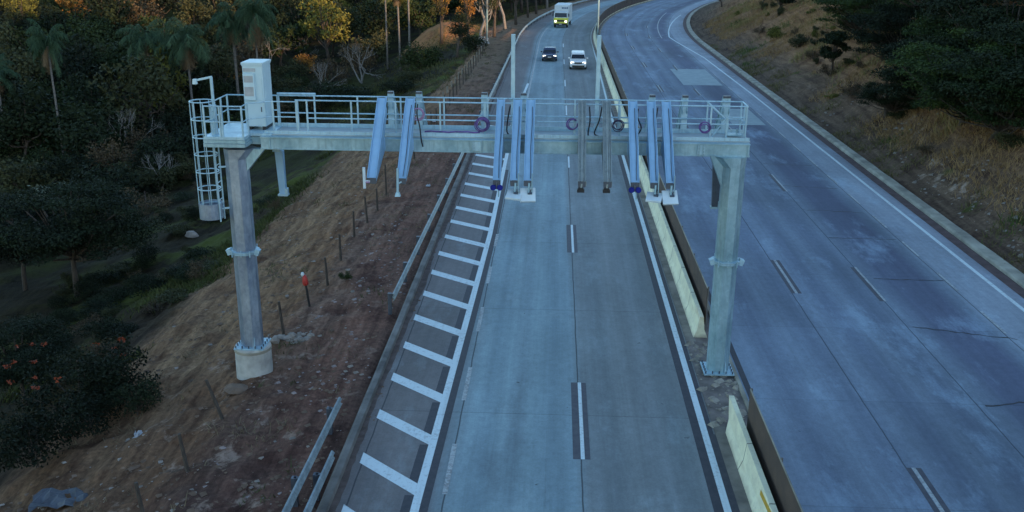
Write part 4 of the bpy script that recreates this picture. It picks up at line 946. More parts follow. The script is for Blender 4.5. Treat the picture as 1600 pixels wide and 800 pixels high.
LM = dict(
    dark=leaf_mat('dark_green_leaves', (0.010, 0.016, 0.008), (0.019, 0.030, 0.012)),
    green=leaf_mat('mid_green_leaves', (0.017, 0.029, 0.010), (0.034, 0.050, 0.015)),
    olive=leaf_mat('olive_leaves', (0.036, 0.042, 0.018), (0.066, 0.068, 0.028)),
    brown=leaf_mat('dry_brown_leaves', (0.066, 0.048, 0.028), (0.11, 0.08, 0.042)),
    orange=leaf_mat('orange_dry_leaves', (0.30, 0.13, 0.03), (0.40, 0.22, 0.05)),
    yellow=leaf_mat('yellow_green_leaves', (0.09, 0.095, 0.02), (0.16, 0.15, 0.032)),
    grey=leaf_mat('grey_green_leaves', (0.10, 0.12, 0.085), (0.17, 0.19, 0.14)),
    palm=leaf_mat('palm_leaves', (0.030, 0.064, 0.034), (0.055, 0.095, 0.050)),
    palm_y=leaf_mat('yellow_palm_leaves', (0.16, 0.15, 0.04), (0.22, 0.18, 0.05)),  # yellow fronds of one palm
    dead=leaf_mat('dead_palm_leaves', (0.12, 0.085, 0.05), (0.17, 0.12, 0.07)),
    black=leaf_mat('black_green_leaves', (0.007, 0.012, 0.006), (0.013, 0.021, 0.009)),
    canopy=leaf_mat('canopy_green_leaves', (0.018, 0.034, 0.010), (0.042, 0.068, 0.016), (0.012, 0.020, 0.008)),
    flower=simple('orange_red_blossom', (0.24, 0.036, 0.006), .7))

def tree_proto(name, seed, H, R, mat_, nleaf, lsize, blobs=14, flat=.75, trunk_f=.35, bark='bark', shell=.4, asp=.55, up=.35, bs=1.0):
    rg_ = np.random.default_rng(seed); t = bpy.data.objects.new(name, None); COL.objects.link(t); t.empty_display_size = .2
    q = MB(); th = H*trunk_f; bend = Vector((rg_.normal()*.05*H, rg_.normal()*.05*H, 0))
    q.tube([(0, 0, -.5), tuple(bend*.3 + Vector((0, 0, th*.5))), tuple(bend + Vector((0, 0, th))), tuple(bend*1.2 + Vector((0, 0, H*.72)))], [H*.028, H*.022, H*.018, H*.006], 8)
    cs, rs = [], []
    for i in range(blobs):
        a = rg_.random()*6.283; rad = R*math.sqrt(rg_.random())*.78; zz = th + (H - th)*(.12 + .80*rg_.random()*(1 - .55*(rad/R)**2))
        br = R*(.26 + .22*rg_.random())*bs; c = Vector((rad*math.cos(a), rad*math.sin(a), zz)) + bend
        cs.append(tuple(c)); rs.append((br, br, br*flat))
        st = bend + Vector((0, 0, th*(.75 + .6*rg_.random()))); q.tube([st, st.lerp(c, .5) + Vector((0, 0, -.05*H)), c], [H*.011, H*.008, H*.003], 5, cap=False)
    q.build('trunk', M[bark], t, smooth=True)
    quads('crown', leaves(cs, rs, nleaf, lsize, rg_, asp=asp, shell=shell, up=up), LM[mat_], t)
    return t
def bare_proto(name, seed, H, bark, lev=4, spread=.55, kids=(2, 4), up=.15, lean=0.0, multi=1):
    rg_ = np.random.default_rng(seed); t = bpy.data.objects.new(name, None); COL.objects.link(t); q = MB(); tips = []
    for i in range(multi):
        d0 = (rg_.normal()*.12 + lean + (rg_.normal()*.4 if multi > 1 else 0), rg_.normal()*.12 + (rg_.normal()*.4 if multi > 1 else 0), 1)
        branchy(q, (0, 0, -.2), d0, H*.36, H*.022, lev, rg_, tips, spread, up, kids)
    q.build('branches', M[bark], t); return t
def palm_proto(name, seed, H, R, mat_, nf=24, dead=8, droop=1.0):
    rg_ = np.random.default_rng(seed); t = bpy.data.objects.new(name, None); COL.objects.link(t)
    q = MB(); lean = rg_.normal()*.03*H
    q.tube([(0, 0, -1), (lean*.2, 0, H*.3), (lean*.6, 0, H*.7), (lean, 0, H)], [.19, .16, .145, .16], 10); q.build('trunk', M['bark_palm'], t, smooth=True)
    top = np.array([lean, 0, H])
    def fronds(n, el_lo, el_hi, L0, drp, m, nm):
        Q = []
        for i in range(n):
            az = rg_.random()*6.283; el = math.radians(el_lo + (el_hi - el_lo)*rg_.random()); L = L0*(.8 + .4*rg_.random()); d = drp*(.8 + .5*rg_.random())
            N = 22; pts = []; p_ = top + np.array([0, 0, .1]); e_ = el
            for j in range(N + 1):
                pts.append(p_.copy()); p_ = p_ + np.array([math.cos(az)*math.cos(e_), math.sin(az)*math.cos(e_), math.sin(e_)])*L/N; e_ = max(-1.45, e_ - d*(1.9/N)*(.4 + 1.2*j/N))
            sd_ = np.array([-math.sin(az), math.cos(az), 0])
            for j in range(2, N):
                f_ = j/N; ll = R*.40*math.sin(math.pi*min(1, f_*.88 + .14))**.6 + .05; tg = pts[j + 1] - pts[j]; tg /= np.linalg.norm(tg)
                for sg in (-1, 1):
                    for rep in (0, .34, .67):
                        b0 = pts[j] + (pts[j + 1] - pts[j])*rep; dd = sd_*sg*(.35 + .7*rg_.random()) + tg*(.15 + .6*rg_.random()) + np.array([0, 0, -.35 - .8*rg_.random()]); dd /= np.linalg.norm(dd); e2 = b0 + dd*ll*(.6 + .7*rg_.random()); wv_ = (tg*.7 + sd_*.3*rg_.normal())*.040
                        Q.append([b0 - wv_, b0 + wv_, e2 + wv_*.3, e2 - wv_*.3])
                Q.append([pts[j] - sd_*.02, pts[j] + sd_*.02, pts[j + 1] + sd_*.02, pts[j + 1] - sd_*.02])
        quads(nm, np.array(Q), LM[m], t)
    fronds(nf, -25, 85, R*1.35, droop, mat_, 'crown')
    if dead: fronds(dead, -70, -35, R*.9, .8, 'dead', 'dead_fronds')
    return t
used = set()
def put(proto, loc, label, cat, group=None, sc=1.0, rz=None, scz=None):
    rz = random.random()*6.283 if rz is None else rz; s3 = (sc, sc, scz or sc)
    if proto.name not in used:
        used.add(proto.name); proto.location = loc; proto.rotation_euler = (0, 0, rz); proto.scale = s3; tag(proto, label, cat); o = proto
        if group: o['group'] = group
        return o
    o = dup(proto, loc, rz, s3, label)
    if group: o['group'] = group
    elif 'group' in o: del o['group']
    return o
def gpos(x, y, dz=0.0): return Vector((x, y, ground_z(x, y) + dz))

# far hillside forest: every tree an object of its own
FG = 'trees of the forest on the far hillside'
kinds = [(tree_proto('forest_tree', 11, 10, 4.6, 'dark', 2600, .50, 20), 'dark green broad tree in the forest on the far hillside', .30),
         (tree_proto('forest_tree', 12, 9, 4.4, 'green', 2600, .48, 18), 'mid green rounded tree in the forest on the far hillside', .26),
         (tree_proto('forest_tree', 13, 9, 4.2, 'olive', 2200, .48, 16), 'olive green tree in the forest on the far hillside', .22),
         (tree_proto('forest_tree', 14, 8.5, 4.0, 'brown', 1700, .42, 16, shell=.2), 'brown half dry tree in the forest on the far hillside', .13),
         (tree_proto('forest_tree', 15, 8, 3.2, 'orange', 1300, .40, 12, shell=.2), 'orange leaved dry tree in the forest on the far hillside', .05),
         (tree_proto('forest_tree', 16, 9.5, 3.6, 'yellow', 1600, .42, 14), 'yellow green tree in the forest on the far hillside', .04)]
cum = np.cumsum([k_[2] for k_ in kinds]); spots = []; tries = 0
while len(spots) < 285 and tries < 20000:
    tries += 1
    ang = math.radians(-33 + 33*random.random()); r_ = math.sqrt(random.uniform(118**2, 345**2)); x, y = r_*math.sin(ang), r_*math.cos(ang)
    s_, t_ = inv(x, y)
    if t_ > -22 - (0 if s_ < 175 else -6): continue
    if r_ < 165 and t_ > -48: continue
    if any((x - a)**2 + (y - b_)**2 < (5.6 + .008*r_)**2 for a, b_ in spots): continue
    spots.append((x, y))
for x, y in spots:
    i = int(np.searchsorted(cum, random.random()*cum[-1])); pr_, lab, _ = kinds[min(i, len(kinds) - 1)]
    put(pr_, gpos(x, y, -.3), lab, 'tree', FG, random.uniform(.75, 1.3))

# palms: (pixel of the trunk base, height, crown radius, prototype, label)
pA = palm_proto('palm_tree', 31, 12.5, 2.6, 'palm', 22, 7, 1.1); pB = palm_proto('palm_tree', 32, 12.0, 3.4, 'palm', 30, 12, 1.2); pC = palm_proto('palm_tree', 33, 15.0, 2.3, 'palm_y', 20, 3, .9); pE = palm_proto('palm_tree', 35, 12.0, 2.9, 'palm', 26, 9, 1.3); pD = palm_proto('palm_tree', 34, 20.0, 2.4, 'palm', 20, 2, .9)
def palm(pr_, px, py, top_py, lab, wide=1.0, H0=12.0, px_top=None):
    b_ = at(px, py); sc = (py - top_py)/px_m(b_)/.95/H0
    wide *= .88; o = put(pr_, b_, lab, 'palm tree', 'tall palms standing above the valley bushes', wide, scz=sc)
    o.scale = (wide, wide, sc)
    return o
palm(pA, 103, 268, 88, 'slim palm with thin drooping fronds and a long pale trunk at the forest edge', .85, 12.5)
palm(pE, 240, 222, 72, 'palm with a full drooping crown and leaning pale trunk left of the platform lamp', 1.12, 12.5)
palm(pB, 306, 215, 78, 'broad bushy palm with dead skirt behind the platform lamp', 1.15, 12.0)
palm(pA, 266, 195, 100, 'small palm between the two bushy crowned palms', .8, 12.5)
palm(pE, 376, 190, 42, 'palm with brown hanging fronds behind the white cabinet', 1.25, 12.5)
palm(pB, 408, 185, 38, 'palm rising over the white cabinet in front of a pale bare tree', .95, 12.0)
palm(pA, 18, 262, 128, 'dark palm at the very edge of the valley with a short crown', 1.0, 12.5)
palm(pC, 626, 112, 8, 'yellowing palm between two bare looking tall trunks', 1.0, 15.0)
palm(pD, 606, 112, -55, 'very tall slim palm trunk nearest the gantry side of the yellow palm', .9, 20.0)
palm(pD, 641, 112, -60, 'very tall slim palm trunk nearest the road side of the yellow palm', .9, 20.0)

# mid-distance trees and bushes beside the verge
bush_g = tree_proto('bush', 41, 3.6, 2.4, 'green', 2600, .24, 16, .8, .12); bush_d = tree_proto('bush', 42, 4.0, 2.8, 'dark', 2800, .25, 16, .8, .12); bush_o = tree_proto('bush', 43, 3.6, 2.4, 'olive', 2400, .24, 14, .8, .12)
bush_b = tree_proto('bush', 44, 4.2, 2.4, 'brown', 1700, .22, 14, .9, .15, shell=.1); bush_y = tree_proto('bush', 45, 3.2, 2.2, 'yellow', 2000, .24, 12, .8, .12); bush_r = tree_proto('bush', 46, 4.2, 2.2, 'orange', 1500, .24, 12, .9, .15, shell=.1)
bush_k = tree_proto('bush', 48, 3.6, 2.6, 'black', 3600, .2, 16, .8, .12); bush_w = tree_proto('bush', 47, 3.4, 2.4, 'grey', 1900, .26, 14, .8, .12, shell=.2)
bare_g = bare_proto('bare_tree', 51, 7.5, 'bark_pale', 4, .5, (2, 4), .2, 0, 3); bare_t = bare_proto('bare_tree', 52, 9.0, 'bark_pale', 5, .55, (2, 4), .12, .25, 2)
BG = 'bushes filling the valley beyond the dirt verge'
def bush(pr_, px, py, wpx, lab, asp=1.0, w0=4.8):
    b_ = at(px, py); sc = wpx/px_m(b_)/w0; return put(pr_, b_ + Vector((0, 0, -.25)), lab, 'bush', BG, sc, scz=sc*asp)
for pr_, px, py, wpx, lab, asp in [
    (bush_g, 40, 262, 120, 'bright green bush at the left edge under the slim palm', 1.0), (bush_g, 110, 250, 130, 'green bush at the foot of the slim palm', 1.0), (bush_d, 165, 262, 130, 'dark bush between the slim palm and the leaning palm', 1.0),
    (bush_o, 55, 320, 130, 'olive bush below the left edge palm', .9), (bush_d, 150, 330, 110, 'dark bush below the bright green ones', .9), (bush_g, 205, 205, 90, 'green bush behind the grey bare shrub', .9), (bush_g, 330, 225, 100, 'green bush behind the ladder cage', .8),
    (bush_d, 285, 240, 100, 'dark bush left of the ladder cage', .9), (bush_y, 262, 178, 60, 'yellow flecked bush under the small palm', .8), (bush_r, 206, 165, 30, 'small orange bush behind the leaning palm trunk', .8), (bush_o, 320, 185, 80, 'olive bush under the broad palm', .8),
    (bush_r, 372, 140, 34, 'orange bush beside the white cabinet', 1.1), (bush_d, 400, 175, 70, 'dark bush hidden behind the white cabinet', .8), (bush_o, 455, 150, 60, 'olive bush beside the pale bare tree', .8), (bush_r, 478, 118, 46, 'rusty orange bush beyond the pale bare tree', .9),
    (bush_b, 520, 135, 62, 'brown twiggy bush right of the rusty bush', 1.1), (bush_b, 560, 120, 64, 'brown twiggy bush under the dark far slope', 1.2), (bush_d, 560, 165, 64, 'dark bush on the edge of the green bank', .7), (bush_o, 585, 100, 70, 'olive brown bush behind the tall slim trunks', 1.2),
    (bush_d, 620, 150, 52, 'dark low bush at the foot of the yellow palm', .7), (bush_g, 655, 110, 70, 'grey green bush right of the tall slim trunks', .9), (bush_y, 662, 92, 40, 'yellow topped bush above the grey green one', .8), (bush_o, 640, 130, 50, 'olive low bush behind the far verge', .7),
    (bush_g, 590, 185, 44, 'green low bush on the bank above the gantry rail', .6), (bush_d, 500, 175, 70, 'dark bush above the first span of the railing', .8), (bush_b, 470, 180, 60, 'brown bush above the walkway beside the cabinet', .9), (bush_d, 745, 80, 40, 'dark bush at the foot of the verge street lamp', .9),
    (bush_g, 260, 285, 80, 'green bush at the rim of the dark gully', .7), (bush_b, 225, 330, 80, 'brown scrub in the dark gully', .7), (bush_w, 60, 345, 90, 'grey green pale bush over the dark spreading tree', .8), (bush_w, 110, 330, 80, 'pale leaved bush beside the grey green one', .9),
    (bush_d, 20, 400, 130, 'black green bush at the left edge beside the spreading tree', .9), (bush_o, 430, 130, 60, 'olive bush under the pale bare tree', .7)]:
    bush(pr_, px, py, wpx, lab, asp)
for pr_, px, py, hpx, h0, lab in [(bare_g, 205, 255, 95, 7.5, 'grey leafless shrub below the leaning palm'), (bare_t, 428, 125, 70, 9, 'pale leafless spreading tree catching light behind the cabinet'), (bare_g, 565, 130, 70, 7.5, 'grey leafless shrub under the dark far slope'), (bare_g, 250, 300, 70, 7.5, 'thin grey leafless shrub at the gully rim'),
                                  (bare_g, 505, 150, 60, 7.5, 'grey leafless shrub beyond the walkway'), (bare_t, 468, 100, 40, 9, 'second pale leafless tree further off behind the cabinet')]:
    b_ = at(px, py); sc = hpx/px_m(b_)/h0; put(pr_, b_, lab, 'bare tree', 'leafless trees in the valley', sc)
# lower scrub of the gully and thicker bushes further out
fill = random.Random(21); n_ = 0; got = []
while n_ < 95:
    px, py = fill.uniform(90, 440), fill.uniform(250, 610)
    b_ = at(px, py); s_, t_ = inv(b_.x, b_.y)
    if t_ > -18.2 or (px > 360 and fill.random() < .8) or any((b_ - g_).length < .9 for g_ in got): continue
    got.append(b_); n_ += 1
    put(fill.choice([bush_d, bush_b, bush_d, bush_o]), b_ - Vector((0, 0, .15)), 'low dark scrub bush in the gully below the tan bank', 'bush', 'low scrub in the gully', fill.uniform(.22, .5), scz=fill.uniform(.16, .36))
got = []; n_ = 0
while n_ < 90:
    px, py = fill.uniform(-20, 470), fill.uniform(120, 300)
    if px > 300 and py > 215: continue
    b_ = at(px, py); s_, t_ = inv(b_.x, b_.y)
    if t_ > -24 or any((b_ - g_).length < 2.4 for g_ in got): continue
    got.append(b_); n_ += 1
    put(fill.choice([bush_d, bush_g, bush_d, bush_o, bush_g, bush_b]), b_ - Vector((0, 0, .3)), 'leafy bush in the thicket of the valley beneath the palms', 'bush', 'thicket of bushes beneath the palms', fill.uniform(.7, 1.25))
# tall trees between the verge and the road's far curve
tall_o = tree_proto('tall_tree', 61, 15, 2.6, 'orange', 1500, .34, 16, 1.1, .45, 'bark', .15); tall_d = tree_proto('tall_tree', 62, 12, 3.6, 'dark', 3000, .34, 18, .8, .4); tall_l = tree_proto('tall_tree', 63, 15, 2.6, 'olive', 1700, .32, 18, 1.1, .4, 'bark_pale', .15); tall_g = tree_proto('tall_tree', 64, 14, 3.0, 'green', 2600, .34, 18, 1.1, .3)
TG = 'tall trees between the verge and the far curve'
for pr_, px, py, hpx, h0, lab, sc in [
    (tall_d, 714, 92, 78, 12, 'dark umbrella shaped tree with a bare trunk in front of the orange clearing', 1.0), (tall_o, 690, 70, 90, 15, 'orange leaved tall tree behind the dark umbrella tree', 1.2), (tall_o, 733, 80, 110, 15, 'orange tree with a thin upright trunk at the edge of the clearing', .9),
    (tall_l, 748, 74, 120, 15, 'olive tall tree just beside the verge street lamp', .9), (tall_g, 772, 60, 120, 14, 'green tall tree directly behind the verge street lamp', .9), (tall_l, 790, 48, 110, 15, 'olive tall tree past the verge street lamp', .9), (tall_g, 806, 40, 110, 14, 'green tall tree near the grassy bank of the curve', .9),
    (tall_o, 825, 28, 90, 15, 'orange tall tree above the grassy bank of the curve', .8), (tall_g, 838, 22, 90, 14, 'green tall tree above the far curve guardrail', .9), (tall_l, 855, 14, 90, 15, 'olive tall tree above the lorry', .9), (tall_d, 870, 6, 90, 12, 'dark tree where the road leaves the view', 1.0), (tall_g, 890, 2, 90, 14, 'green tree where the far guardrail leaves the view', 1.0),
    (tall_l, 760, 52, 100, 15, 'olive tall tree in the second row behind the street lamp', 1.0), (tall_d, 780, 34, 100, 12, 'dark tree in the second row behind the street lamp', 1.1), (tall_g, 815, 20, 100, 14, 'green tree in the second row above the bank', 1.1), (tall_d, 845, 6, 100, 12, 'dark tree in the second row above the far curve', 1.1)]:
    b_ = at(px, py); sz = hpx/px_m(b_)/h0; put(pr_, b_, lab, 'tree', TG, sz*sc, scz=sz)
# near spreading trees: flat layered crowns
lay_a = tree_proto('spreading_tree', 71, 7.5, 5.2, 'dark', 36000, .17, 72, .24, .42, 'bark', .05, .45, 1.2, bs=.62)
lay_b = tree_proto('spreading_tree', 72, 7.0, 5.4, 'canopy', 36000, .17, 72, .22, .42, 'bark', .05, .45, 1.2, bs=.62)
lay_c = tree_proto('spreading_tree', 75, 6.0, 5.4, 'dark', 36000, .17, 72, .26, .14, 'bark', .05, .45, 1.2, bs=.62); lay_d = tree_proto('spreading_tree', 76, 6.0, 5.4, 'canopy', 36000, .17, 72, .24, .14, 'bark', .05, .45, 1.2, bs=.62)
lay_k = tree_proto('spreading_tree', 77, 7.0, 5.2, 'black', 30000, .17, 60, .26, .4, 'bark', .05, .45, 1.2, bs=.66)
SG = 'flat topped spreading trees'
def near_tree(pr_, px, py, sc, lab, scz=None, rz=None): return put(pr_, at(px, py) + Vector((0, 0, -.2)), lab, 'tree', SG, sc, scz=scz or sc, rz=rz)
near_tree(lay_a, 122, 470, 1.08, 'dark spreading tree with a visible trunk in the gully')
near_tree(lay_k, 40, 455, .95, 'dark green spreading tree at the left edge of the gully')
near_tree(lay_k, 40, 640, .62, 'black green tree in the nearest corner of the gully')
near_tree(lay_c, 1398, 180, .55, 'dark layered tree beside the forked stump on the right slope')
near_tree(lay_d, 1500, 195, 1.1, 'broad green layered tree covering the top of the right slope')
near_tree(lay_c, 1570, 150, 1.2, 'dark layered tree at the right edge of the slope')
near_tree(lay_a, 1455, 85, 1.2, 'dark layered tree high up the right slope')
near_tree(lay_b, 1370, 75, .85, 'green layered tree at the crest of the right slope')
near_tree(lay_a, 1560, 60, 1.3, 'dark layered tree at the top right of the slope')
near_tree(lay_c, 1455, 175, .95, 'low dark layered tree overhanging the dry grass of the slope'); near_tree(lay_d, 1545, 225, 1.0, 'low green layered tree at the lower right of the canopy'); near_tree(lay_c, 1590, 205, 1.1, 'low dark layered tree cut by the right edge'); near_tree(lay_d, 1340, 60, .9, 'low green layered tree above the small upright one'); near_tree(lay_c, 1420, 110, 1.0, 'low dark layered tree in the middle of the canopy'); near_tree(lay_d, 1500, 130, 1.0, 'low green layered tree in the middle of the canopy')
con = tree_proto('small_dark_tree', 73, 4.2, 1.5, 'dark', 4200, .22, 20, .5, .2)
put(con, at(1300, 112), 'small dark upright tree alone on the dry slope', 'tree', sc=1.0)
put(con, at(1215, 25), 'small dark tree at the top of the dry slope near the frame top', 'tree', sc=1.3)
put(con, at(1128, 12), 'dark round tree where the slope meets the far curve', 'tree', sc=1.5)
put(con, at(1190, 10), 'dark tree between the two others on the slope crest', 'tree', sc=1.2)
for pr_, px, py, wpx, lab in [(bush_y, 1215, 60, 46, 'yellow green shrub on the dry slope'), (bush_o, 1250, 75, 44, 'olive shrub on the dry slope beside the yellow one'), (bush_y, 1420, 165, 46, 'yellow green shrub at the foot of the layered trees'), (bush_b, 1330, 150, 44, 'brown scrub on the slope beside the small dark tree'), (bush_g, 1330, 55, 50, 'bright green shrub at the crest of the dry slope'), (bush_o, 1590, 200, 60, 'olive shrub at the right edge of the slope')]:
    o = bush(pr_, px, py, wpx, lab, .8); o['group'] = 'shrubs on the dry slope'
dr = random.Random(5); got = []
while len(got) < 60:
    px, py = dr.uniform(1110, 1600), dr.uniform(5, 330)
    b_ = at(px, py); s_, t_ = inv(b_.x, b_.y)
    if t_ < 22.8 or s_ > 160 or (t_ < 25.5 and dr.random() < .8) or any((b_ - g_).length < 1.4 for g_ in got): continue
    got.append(b_); put(dr.choice([bush_y, bush_o, bush_b, bush_b, bush_o, bush_g]), b_ - Vector((0, 0, .1)), 'small dry shrub among the golden grass of the right slope', 'shrub', 'small shrubs on the right slope', dr.uniform(.16, .42), scz=dr.uniform(.16, .40))
# snag: dark forked stump
q = MB(); tips = []; branchy(q, (0, 0, -.2), (-.1, 0, 1), 1.5, .22, 2, np.random.default_rng(5), tips, .5, .2, (2, 3)); o = q.build('tree_stump', M['bark']); o.location = at(1384, 192); tag(o, 'dark forked stump standing on the right slope', 'stump')
# flowering shrub in the gully
t = tree_proto('flowering_shrub', 81, 3.4, 2.6, 'black', 9000, .13, 22, .6, .15); b_ = at(125, 650); t.location = b_ - Vector((0, 0, .3)); tag(t, 'dark shrub dotted with orange red blossom at the bottom of the gully', 'shrub')
rg_ = np.random.default_rng(3); cs = [(1.9*math.cos(a), 1.9*math.sin(a) - .3, 2.2 + .9*rg_.random()) for a in rg_.random(15)*6.28]; quads('blossom', leaves(cs, [(.16, .10, .07)]*15, 210, .10, rg_), LM['flower'], t)
t = put(bush_d, at(215, 650), 'low dark weed clump at the foot of the tan bank', 'bush', sc=.32); t = put(bush_g, at(540, 440), 'small green weed on the dirt verge beside the fence line', 'bush', sc=.13); put(bush_k, at(60, 730), 'dark bush in the near corner of the gully', 'bush', sc=.6); put(bush_k, at(150, 690), 'dark bush below the flowering shrub', 'bush', sc=.5)

# ------------------------------------------------------------------ grass and loose stones (uncountable)
def blades(name, n, fs, hmin, hmax, wd, m, seed, clump=9, lean=.5, cr=.35):
    rg_ = np.random.default_rng(seed); nc = n//clump; s_, t_ = fs(rg_, nc); s_ = np.repeat(s_, clump); t_ = np.repeat(t_, clump)
    hs = np.repeat(rg_.random(nc), clump); N = len(s_); s_ = s_ + rg_.normal(size=N)*cr; t_ = t_ + rg_.normal(size=N)*cr
    x, y = Pn(s_, t_); z = height(s_, t_) - .03; h_ = (hmin + (hmax - hmin)*hs)*(.6 + .7*rg_.random(N)); a = rg_.random(N)*6.283
    b0 = np.stack([x, y, z], -1); w3 = np.stack([np.cos(a), np.sin(a), 0*a], -1)*wd*(.6 + .8*rg_.random((N, 1))); ln = rg_.normal(size=(N, 3))*lean*h_[:, None]; ln[:, 2] = h_
    e = b0 + ln
    o = quads(name, np.stack([b0 - w3, b0 + w3, e + w3*.25, e - w3*.25], 1), m); o['kind'] = 'stuff'; return o
def area(s0, s1, t0, t1, thr, sc, sd, bias=1.0):
    def f_(rg_, n):
        S, T = [], []
        k_ = 0
        while k_ < n:
            s_ = s0 + (s1 - s0)*rg_.random(4000)**bias; t_ = t0 + (t1 - t0)*rg_.random(4000); keep = fbm(s_*sc, t_*sc, sd) > thr; S.append(s_[keep]); T.append(t_[keep]); k_ += keep.sum()
        return np.concatenate(S)[:n], np.concatenate(T)[:n]
    return f_
GM = lambda nm, a, b_, c_=None: leaf_mat(nm, a, b_, c_, .35)
blades('dry_grass', 90000, area(24, 165, 23.0, 44, -.04, .2, 71, 1.4), .12, .5, .022, GM('dry_orange_grass', (0.27, 0.17, 0.075), (0.36, 0.235, 0.105), (0.18, 0.11, 0.06)), 1, 10)
blades('straw_grass', 16000, area(24, 165, 25, 42, .10, .22, 73, 1.4), .2, .7, .022, GM('straw_grass', (0.26, 0.22, 0.085), (0.20, 0.19, 0.065)), 2, 12)
blades('green_grass', 5000, area(24, 165, 21.5, 40, .2, .3, 75, 1.3), .12, .45, .022, GM('green_slope_grass', (0.06, 0.10, 0.02), (0.10, 0.14, 0.03)), 3, 14)
blades('dry_weeds', 6000, area(20, 140, 20.9, 23.5, -.02, .35, 77, 1.2), .1, .35, .022, GM('kerb_weeds', (0.15, 0.13, 0.05), (0.09, 0.085, 0.035)), 4, 8, .6, .2)
blades('valley_grass', 30000, area(36, 150, -32, -17.4, .0, .12, 79, 1.3), .1, .42, .03, GM('valley_grass', (0.05, 0.062, 0.016), (0.085, 0.09, 0.028), (0.075, 0.058, 0.03)), 5, 10, .6, .4)
blades('bank_grass', 16000, area(98, 230, -26, -11.4, -.08, .1, 81), .1, .4, .05, GM('bank_grass', (0.06, 0.075, 0.022), (0.10, 0.085, 0.035)), 6, 10, .6, .5)
blades('verge_weeds', 3200, area(16, 130, -16.5, -6.4, .17, .4, 83, 1.2), .05, .24, .02, GM('verge_weeds', (0.07, 0.08, 0.03), (0.12, 0.10, 0.045)), 7, 8, .7, .16)
blades('bank_straw', 9000, area(15, 110, -17.2, -6.6, .06, .35, 85, 1.3), .04, .2, .016, GM('bank_straw', (0.22, 0.17, 0.10), (0.15, 0.115, 0.07)), 8, 9, .9, .22)
def stones(name, n, f_, lo, hi, m, seed, z0=None):
    rg_ = np.random.default_rng(seed); s_, t_ = f_(rg_, n); q = MB()
    for a, b_ in zip(s_, t_):
        x, y, _ = P(a, b_); z = (float(height(a, b_)) if z0 is None else z0); r_ = lo + (hi - lo)*rg_.random()**3
        pts = [(x + dx*r_*(.7 + .6*rg_.random()), y + dy*r_*(.7 + .6*rg_.random()), z + (dz*.6 - .1)*r_*(.7 + .6*rg_.random())) for dx, dy, dz in ((1, 0, 0), (0, 1, 0), (-1, 0, 0), (0, -1, 0), (.5, .4, .9), (-.5, -.3, 1))]
        q.add(pts, [(0, 1, 4), (1, 2, 5), (1, 5, 4), (2, 3, 5), (3, 0, 4), (3, 4, 5)])
    o = q.build(name, m); o['kind'] = 'stuff'; return o
M['stone'] = simple('pale_stones', (0.30, 0.26, 0.22), .95, 0, .45, 2.0); M['clod'] = simple('earth_clods', (0.17, 0.115, 0.08), .95, 0, .4, 2.0)
stones('loose_stones', 700, area(15, 90, -17, -6.4, .02, .3, 91, 1.5), .02, .13, M['stone'], 11)
stones('earth_clods', 3800, area(15, 100, -18, -6.4, -.05, .25, 93, 1.5), .02, .13, M['clod'], 12)
stones('loose_stones', 420, area(25, 80, 21.4, 28, .05, .4, 95, 1.3), .03, .24, M['stone'], 13)
stones('loose_stones', 520, area(22, 48, -10.4, -6.1, .0, .5, 97), .015, .10, simple('pinkish_gravel', (0.33, 0.27, 0.25), .95, 0, .5, 3), 16)
stones('median_rubble', 150, lambda rg_, n: (26.4 + 6.6*rg_.random(n), 5.05 + 1.2*rg_.random(n)), .04, .20, simple('broken_concrete', (0.36, 0.33, 0.27), .95, 0, .5, 3), 14, .02)
stones('gutter_debris', 240, lambda rg_, n: (16 + 60*rg_.random(n), -5.66 + .3*rg_.random(n)), .02, .07, M['clod'], 15, .0)

# ------------------------------------------------------------------ single stones, scraps and sheets on the verge
def rock(px, py, d, lab, m, name='stone', cat='stone', seed=1):
    rg_ = np.random.default_rng(seed); b_ = at(px, py); q = MB(); rings = []
    for i, (zz, rr) in enumerate(((-.2, .9), (.1, 1.0), (.55, .8), (.9, .42))):
        rings.append([(d[0]*.5*rr*math.cos(k*.785)*(.8 + .4*rg_.random()), d[1]*.5*rr*math.sin(k*.785)*(.8 + .4*rg_.random()), d[2]*zz) for k in range(8)])
    q.loft(rings); o = q.build(name, m); o.location = b_; o.rotation_euler = (0, 0, rg_.random()*3); return tag(o, lab, cat)
rock(372, 618, (1.1, .7, .16), 'flat reddish slab lying in front of the pedestal', M['clod'], seed=3)
b_ = at(440, 532); rg_ = np.random.default_rng(4); q = MB()
for i in range(70):
    u = rg_.random(); c_ = Vector((-.9 + 1.9*u, -.15 + .5*u + rg_.normal()*.16, .0)); r_ = .05 + .13*rg_.random()**2; c_.z = ground_z(b_.x + c_.x, b_.y + c_.y) - b_.z + r_*.3
    q.loft([[(c_.x + r_*rr*math.cos(j*1.257 + i)*(.8 + .5*rg_.random()), c_.y + r_*rr*math.sin(j*1.257 + i)*(.8 + .5*rg_.random()), c_.z + r_*zz) for j in range(5)] for zz, rr in ((-.6, .9), (.1, 1.0), (.5, .5))])
o = q.build('spoil_heap', M['stone']); o.location = b_; tag(o, 'long low heap of pale rubble running from the pedestal', 'rubble')
rock(1118, 598, (.45, .35, .3), 'chunk of broken concrete at the foot of the median column', M['stone'], 'concrete_chunk', 'concrete', 7); rock(1108, 622, (.6, .4, .3), 'larger chunk of broken concrete in the barrier gap', M['stone'], 'concrete_chunk', 'concrete', 8)
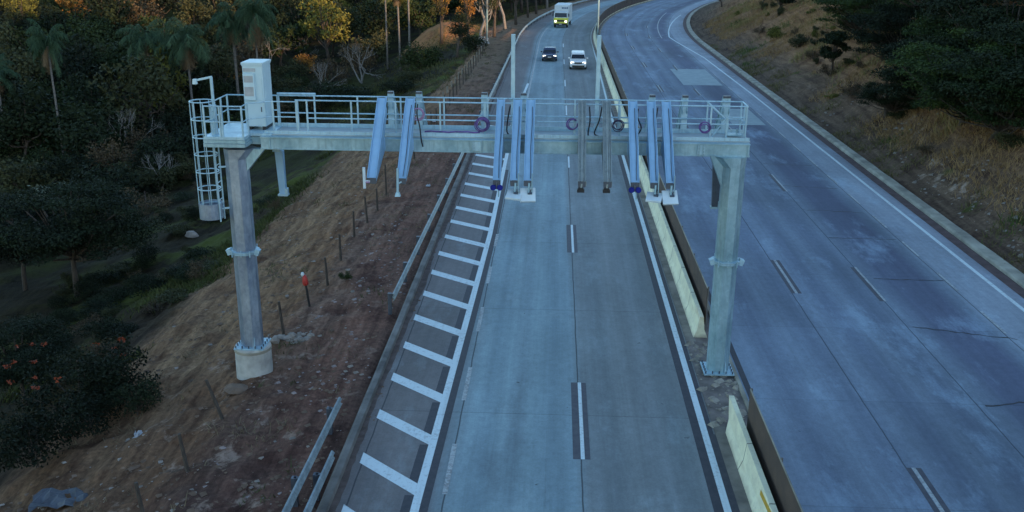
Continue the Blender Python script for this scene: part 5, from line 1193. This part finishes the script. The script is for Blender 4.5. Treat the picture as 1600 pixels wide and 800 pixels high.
rock(325, 332, (.9, .6, .4), 'pale stone on the grass beside the ladder cage', M['stone'], seed=9); rock(300, 370, (1.3, .8, .4), 'grey stone at the rim of the green slope', M['stone'], seed=10)
M['plastic'] = simple('white_plastic_scrap', (0.36, 0.36, 0.37), .5, 0, .1)
def scrap(px, py, s_, lab, seed):
    rg_ = np.random.default_rng(seed); b_ = at(px, py); q = MB(); n = 5
    V = [[(s_*(i/n - .5) + rg_.normal()*s_*.05, s_*.7*(j/n - .5) + rg_.normal()*s_*.05, .02 + abs(rg_.normal())*s_*.16) for j in range(n + 1)] for i in range(n + 1)]
    q.add([v_ for r_ in V for v_ in r_], [(i*(n + 1) + j, i*(n + 1) + j + 1, (i + 1)*(n + 1) + j + 1, (i + 1)*(n + 1) + j) for i in range(n) for j in range(n)])
    o = q.build('plastic_scrap', M['plastic']); o.location = b_; o.rotation_euler = (0, 0, rg_.random()*6); so = o.modifiers.new('thickness', 'SOLIDIFY'); so.thickness = .01; return tag(o, lab, 'litter')
scrap(669, 292, .32, 'white plastic scrap alone on the red dirt near the gantry', 1); scrap(216, 682, .36, 'crumpled pale plastic at the foot of the tan bank', 4)
scrap(678, 198, .4, 'white scrap seen through the walkway railing', 5)
rg_ = np.random.default_rng(8); b_ = at(112, 785); q = MB(); n, m_ = 9, 6
V = [[(2.2*(i/n - .5), 1.0*(j/m_ - .5) + .25*math.sin(i*.7), .05 + .10*math.sin(i*1.7 + j) + .06*rg_.random()) for j in range(m_ + 1)] for i in range(n + 1)]
q.add([v_ for r_ in V for v_ in r_], [(i*(m_ + 1) + j, i*(m_ + 1) + j + 1, (i + 1)*(m_ + 1) + j + 1, (i + 1)*(m_ + 1) + j) for i in range(n) for j in range(m_)])
o = q.build('metal_sheet', simple('dull_grey_sheet', (0.07, 0.08, 0.10), .6, 0, .4, 3)); o.location = b_; o.rotation_euler = (0, 0, .35); so = o.modifiers.new('thickness', 'SOLIDIFY'); so.thickness = .012; tag(o, 'crumpled grey sheet lying at the bottom of the gully corner', 'sheet')
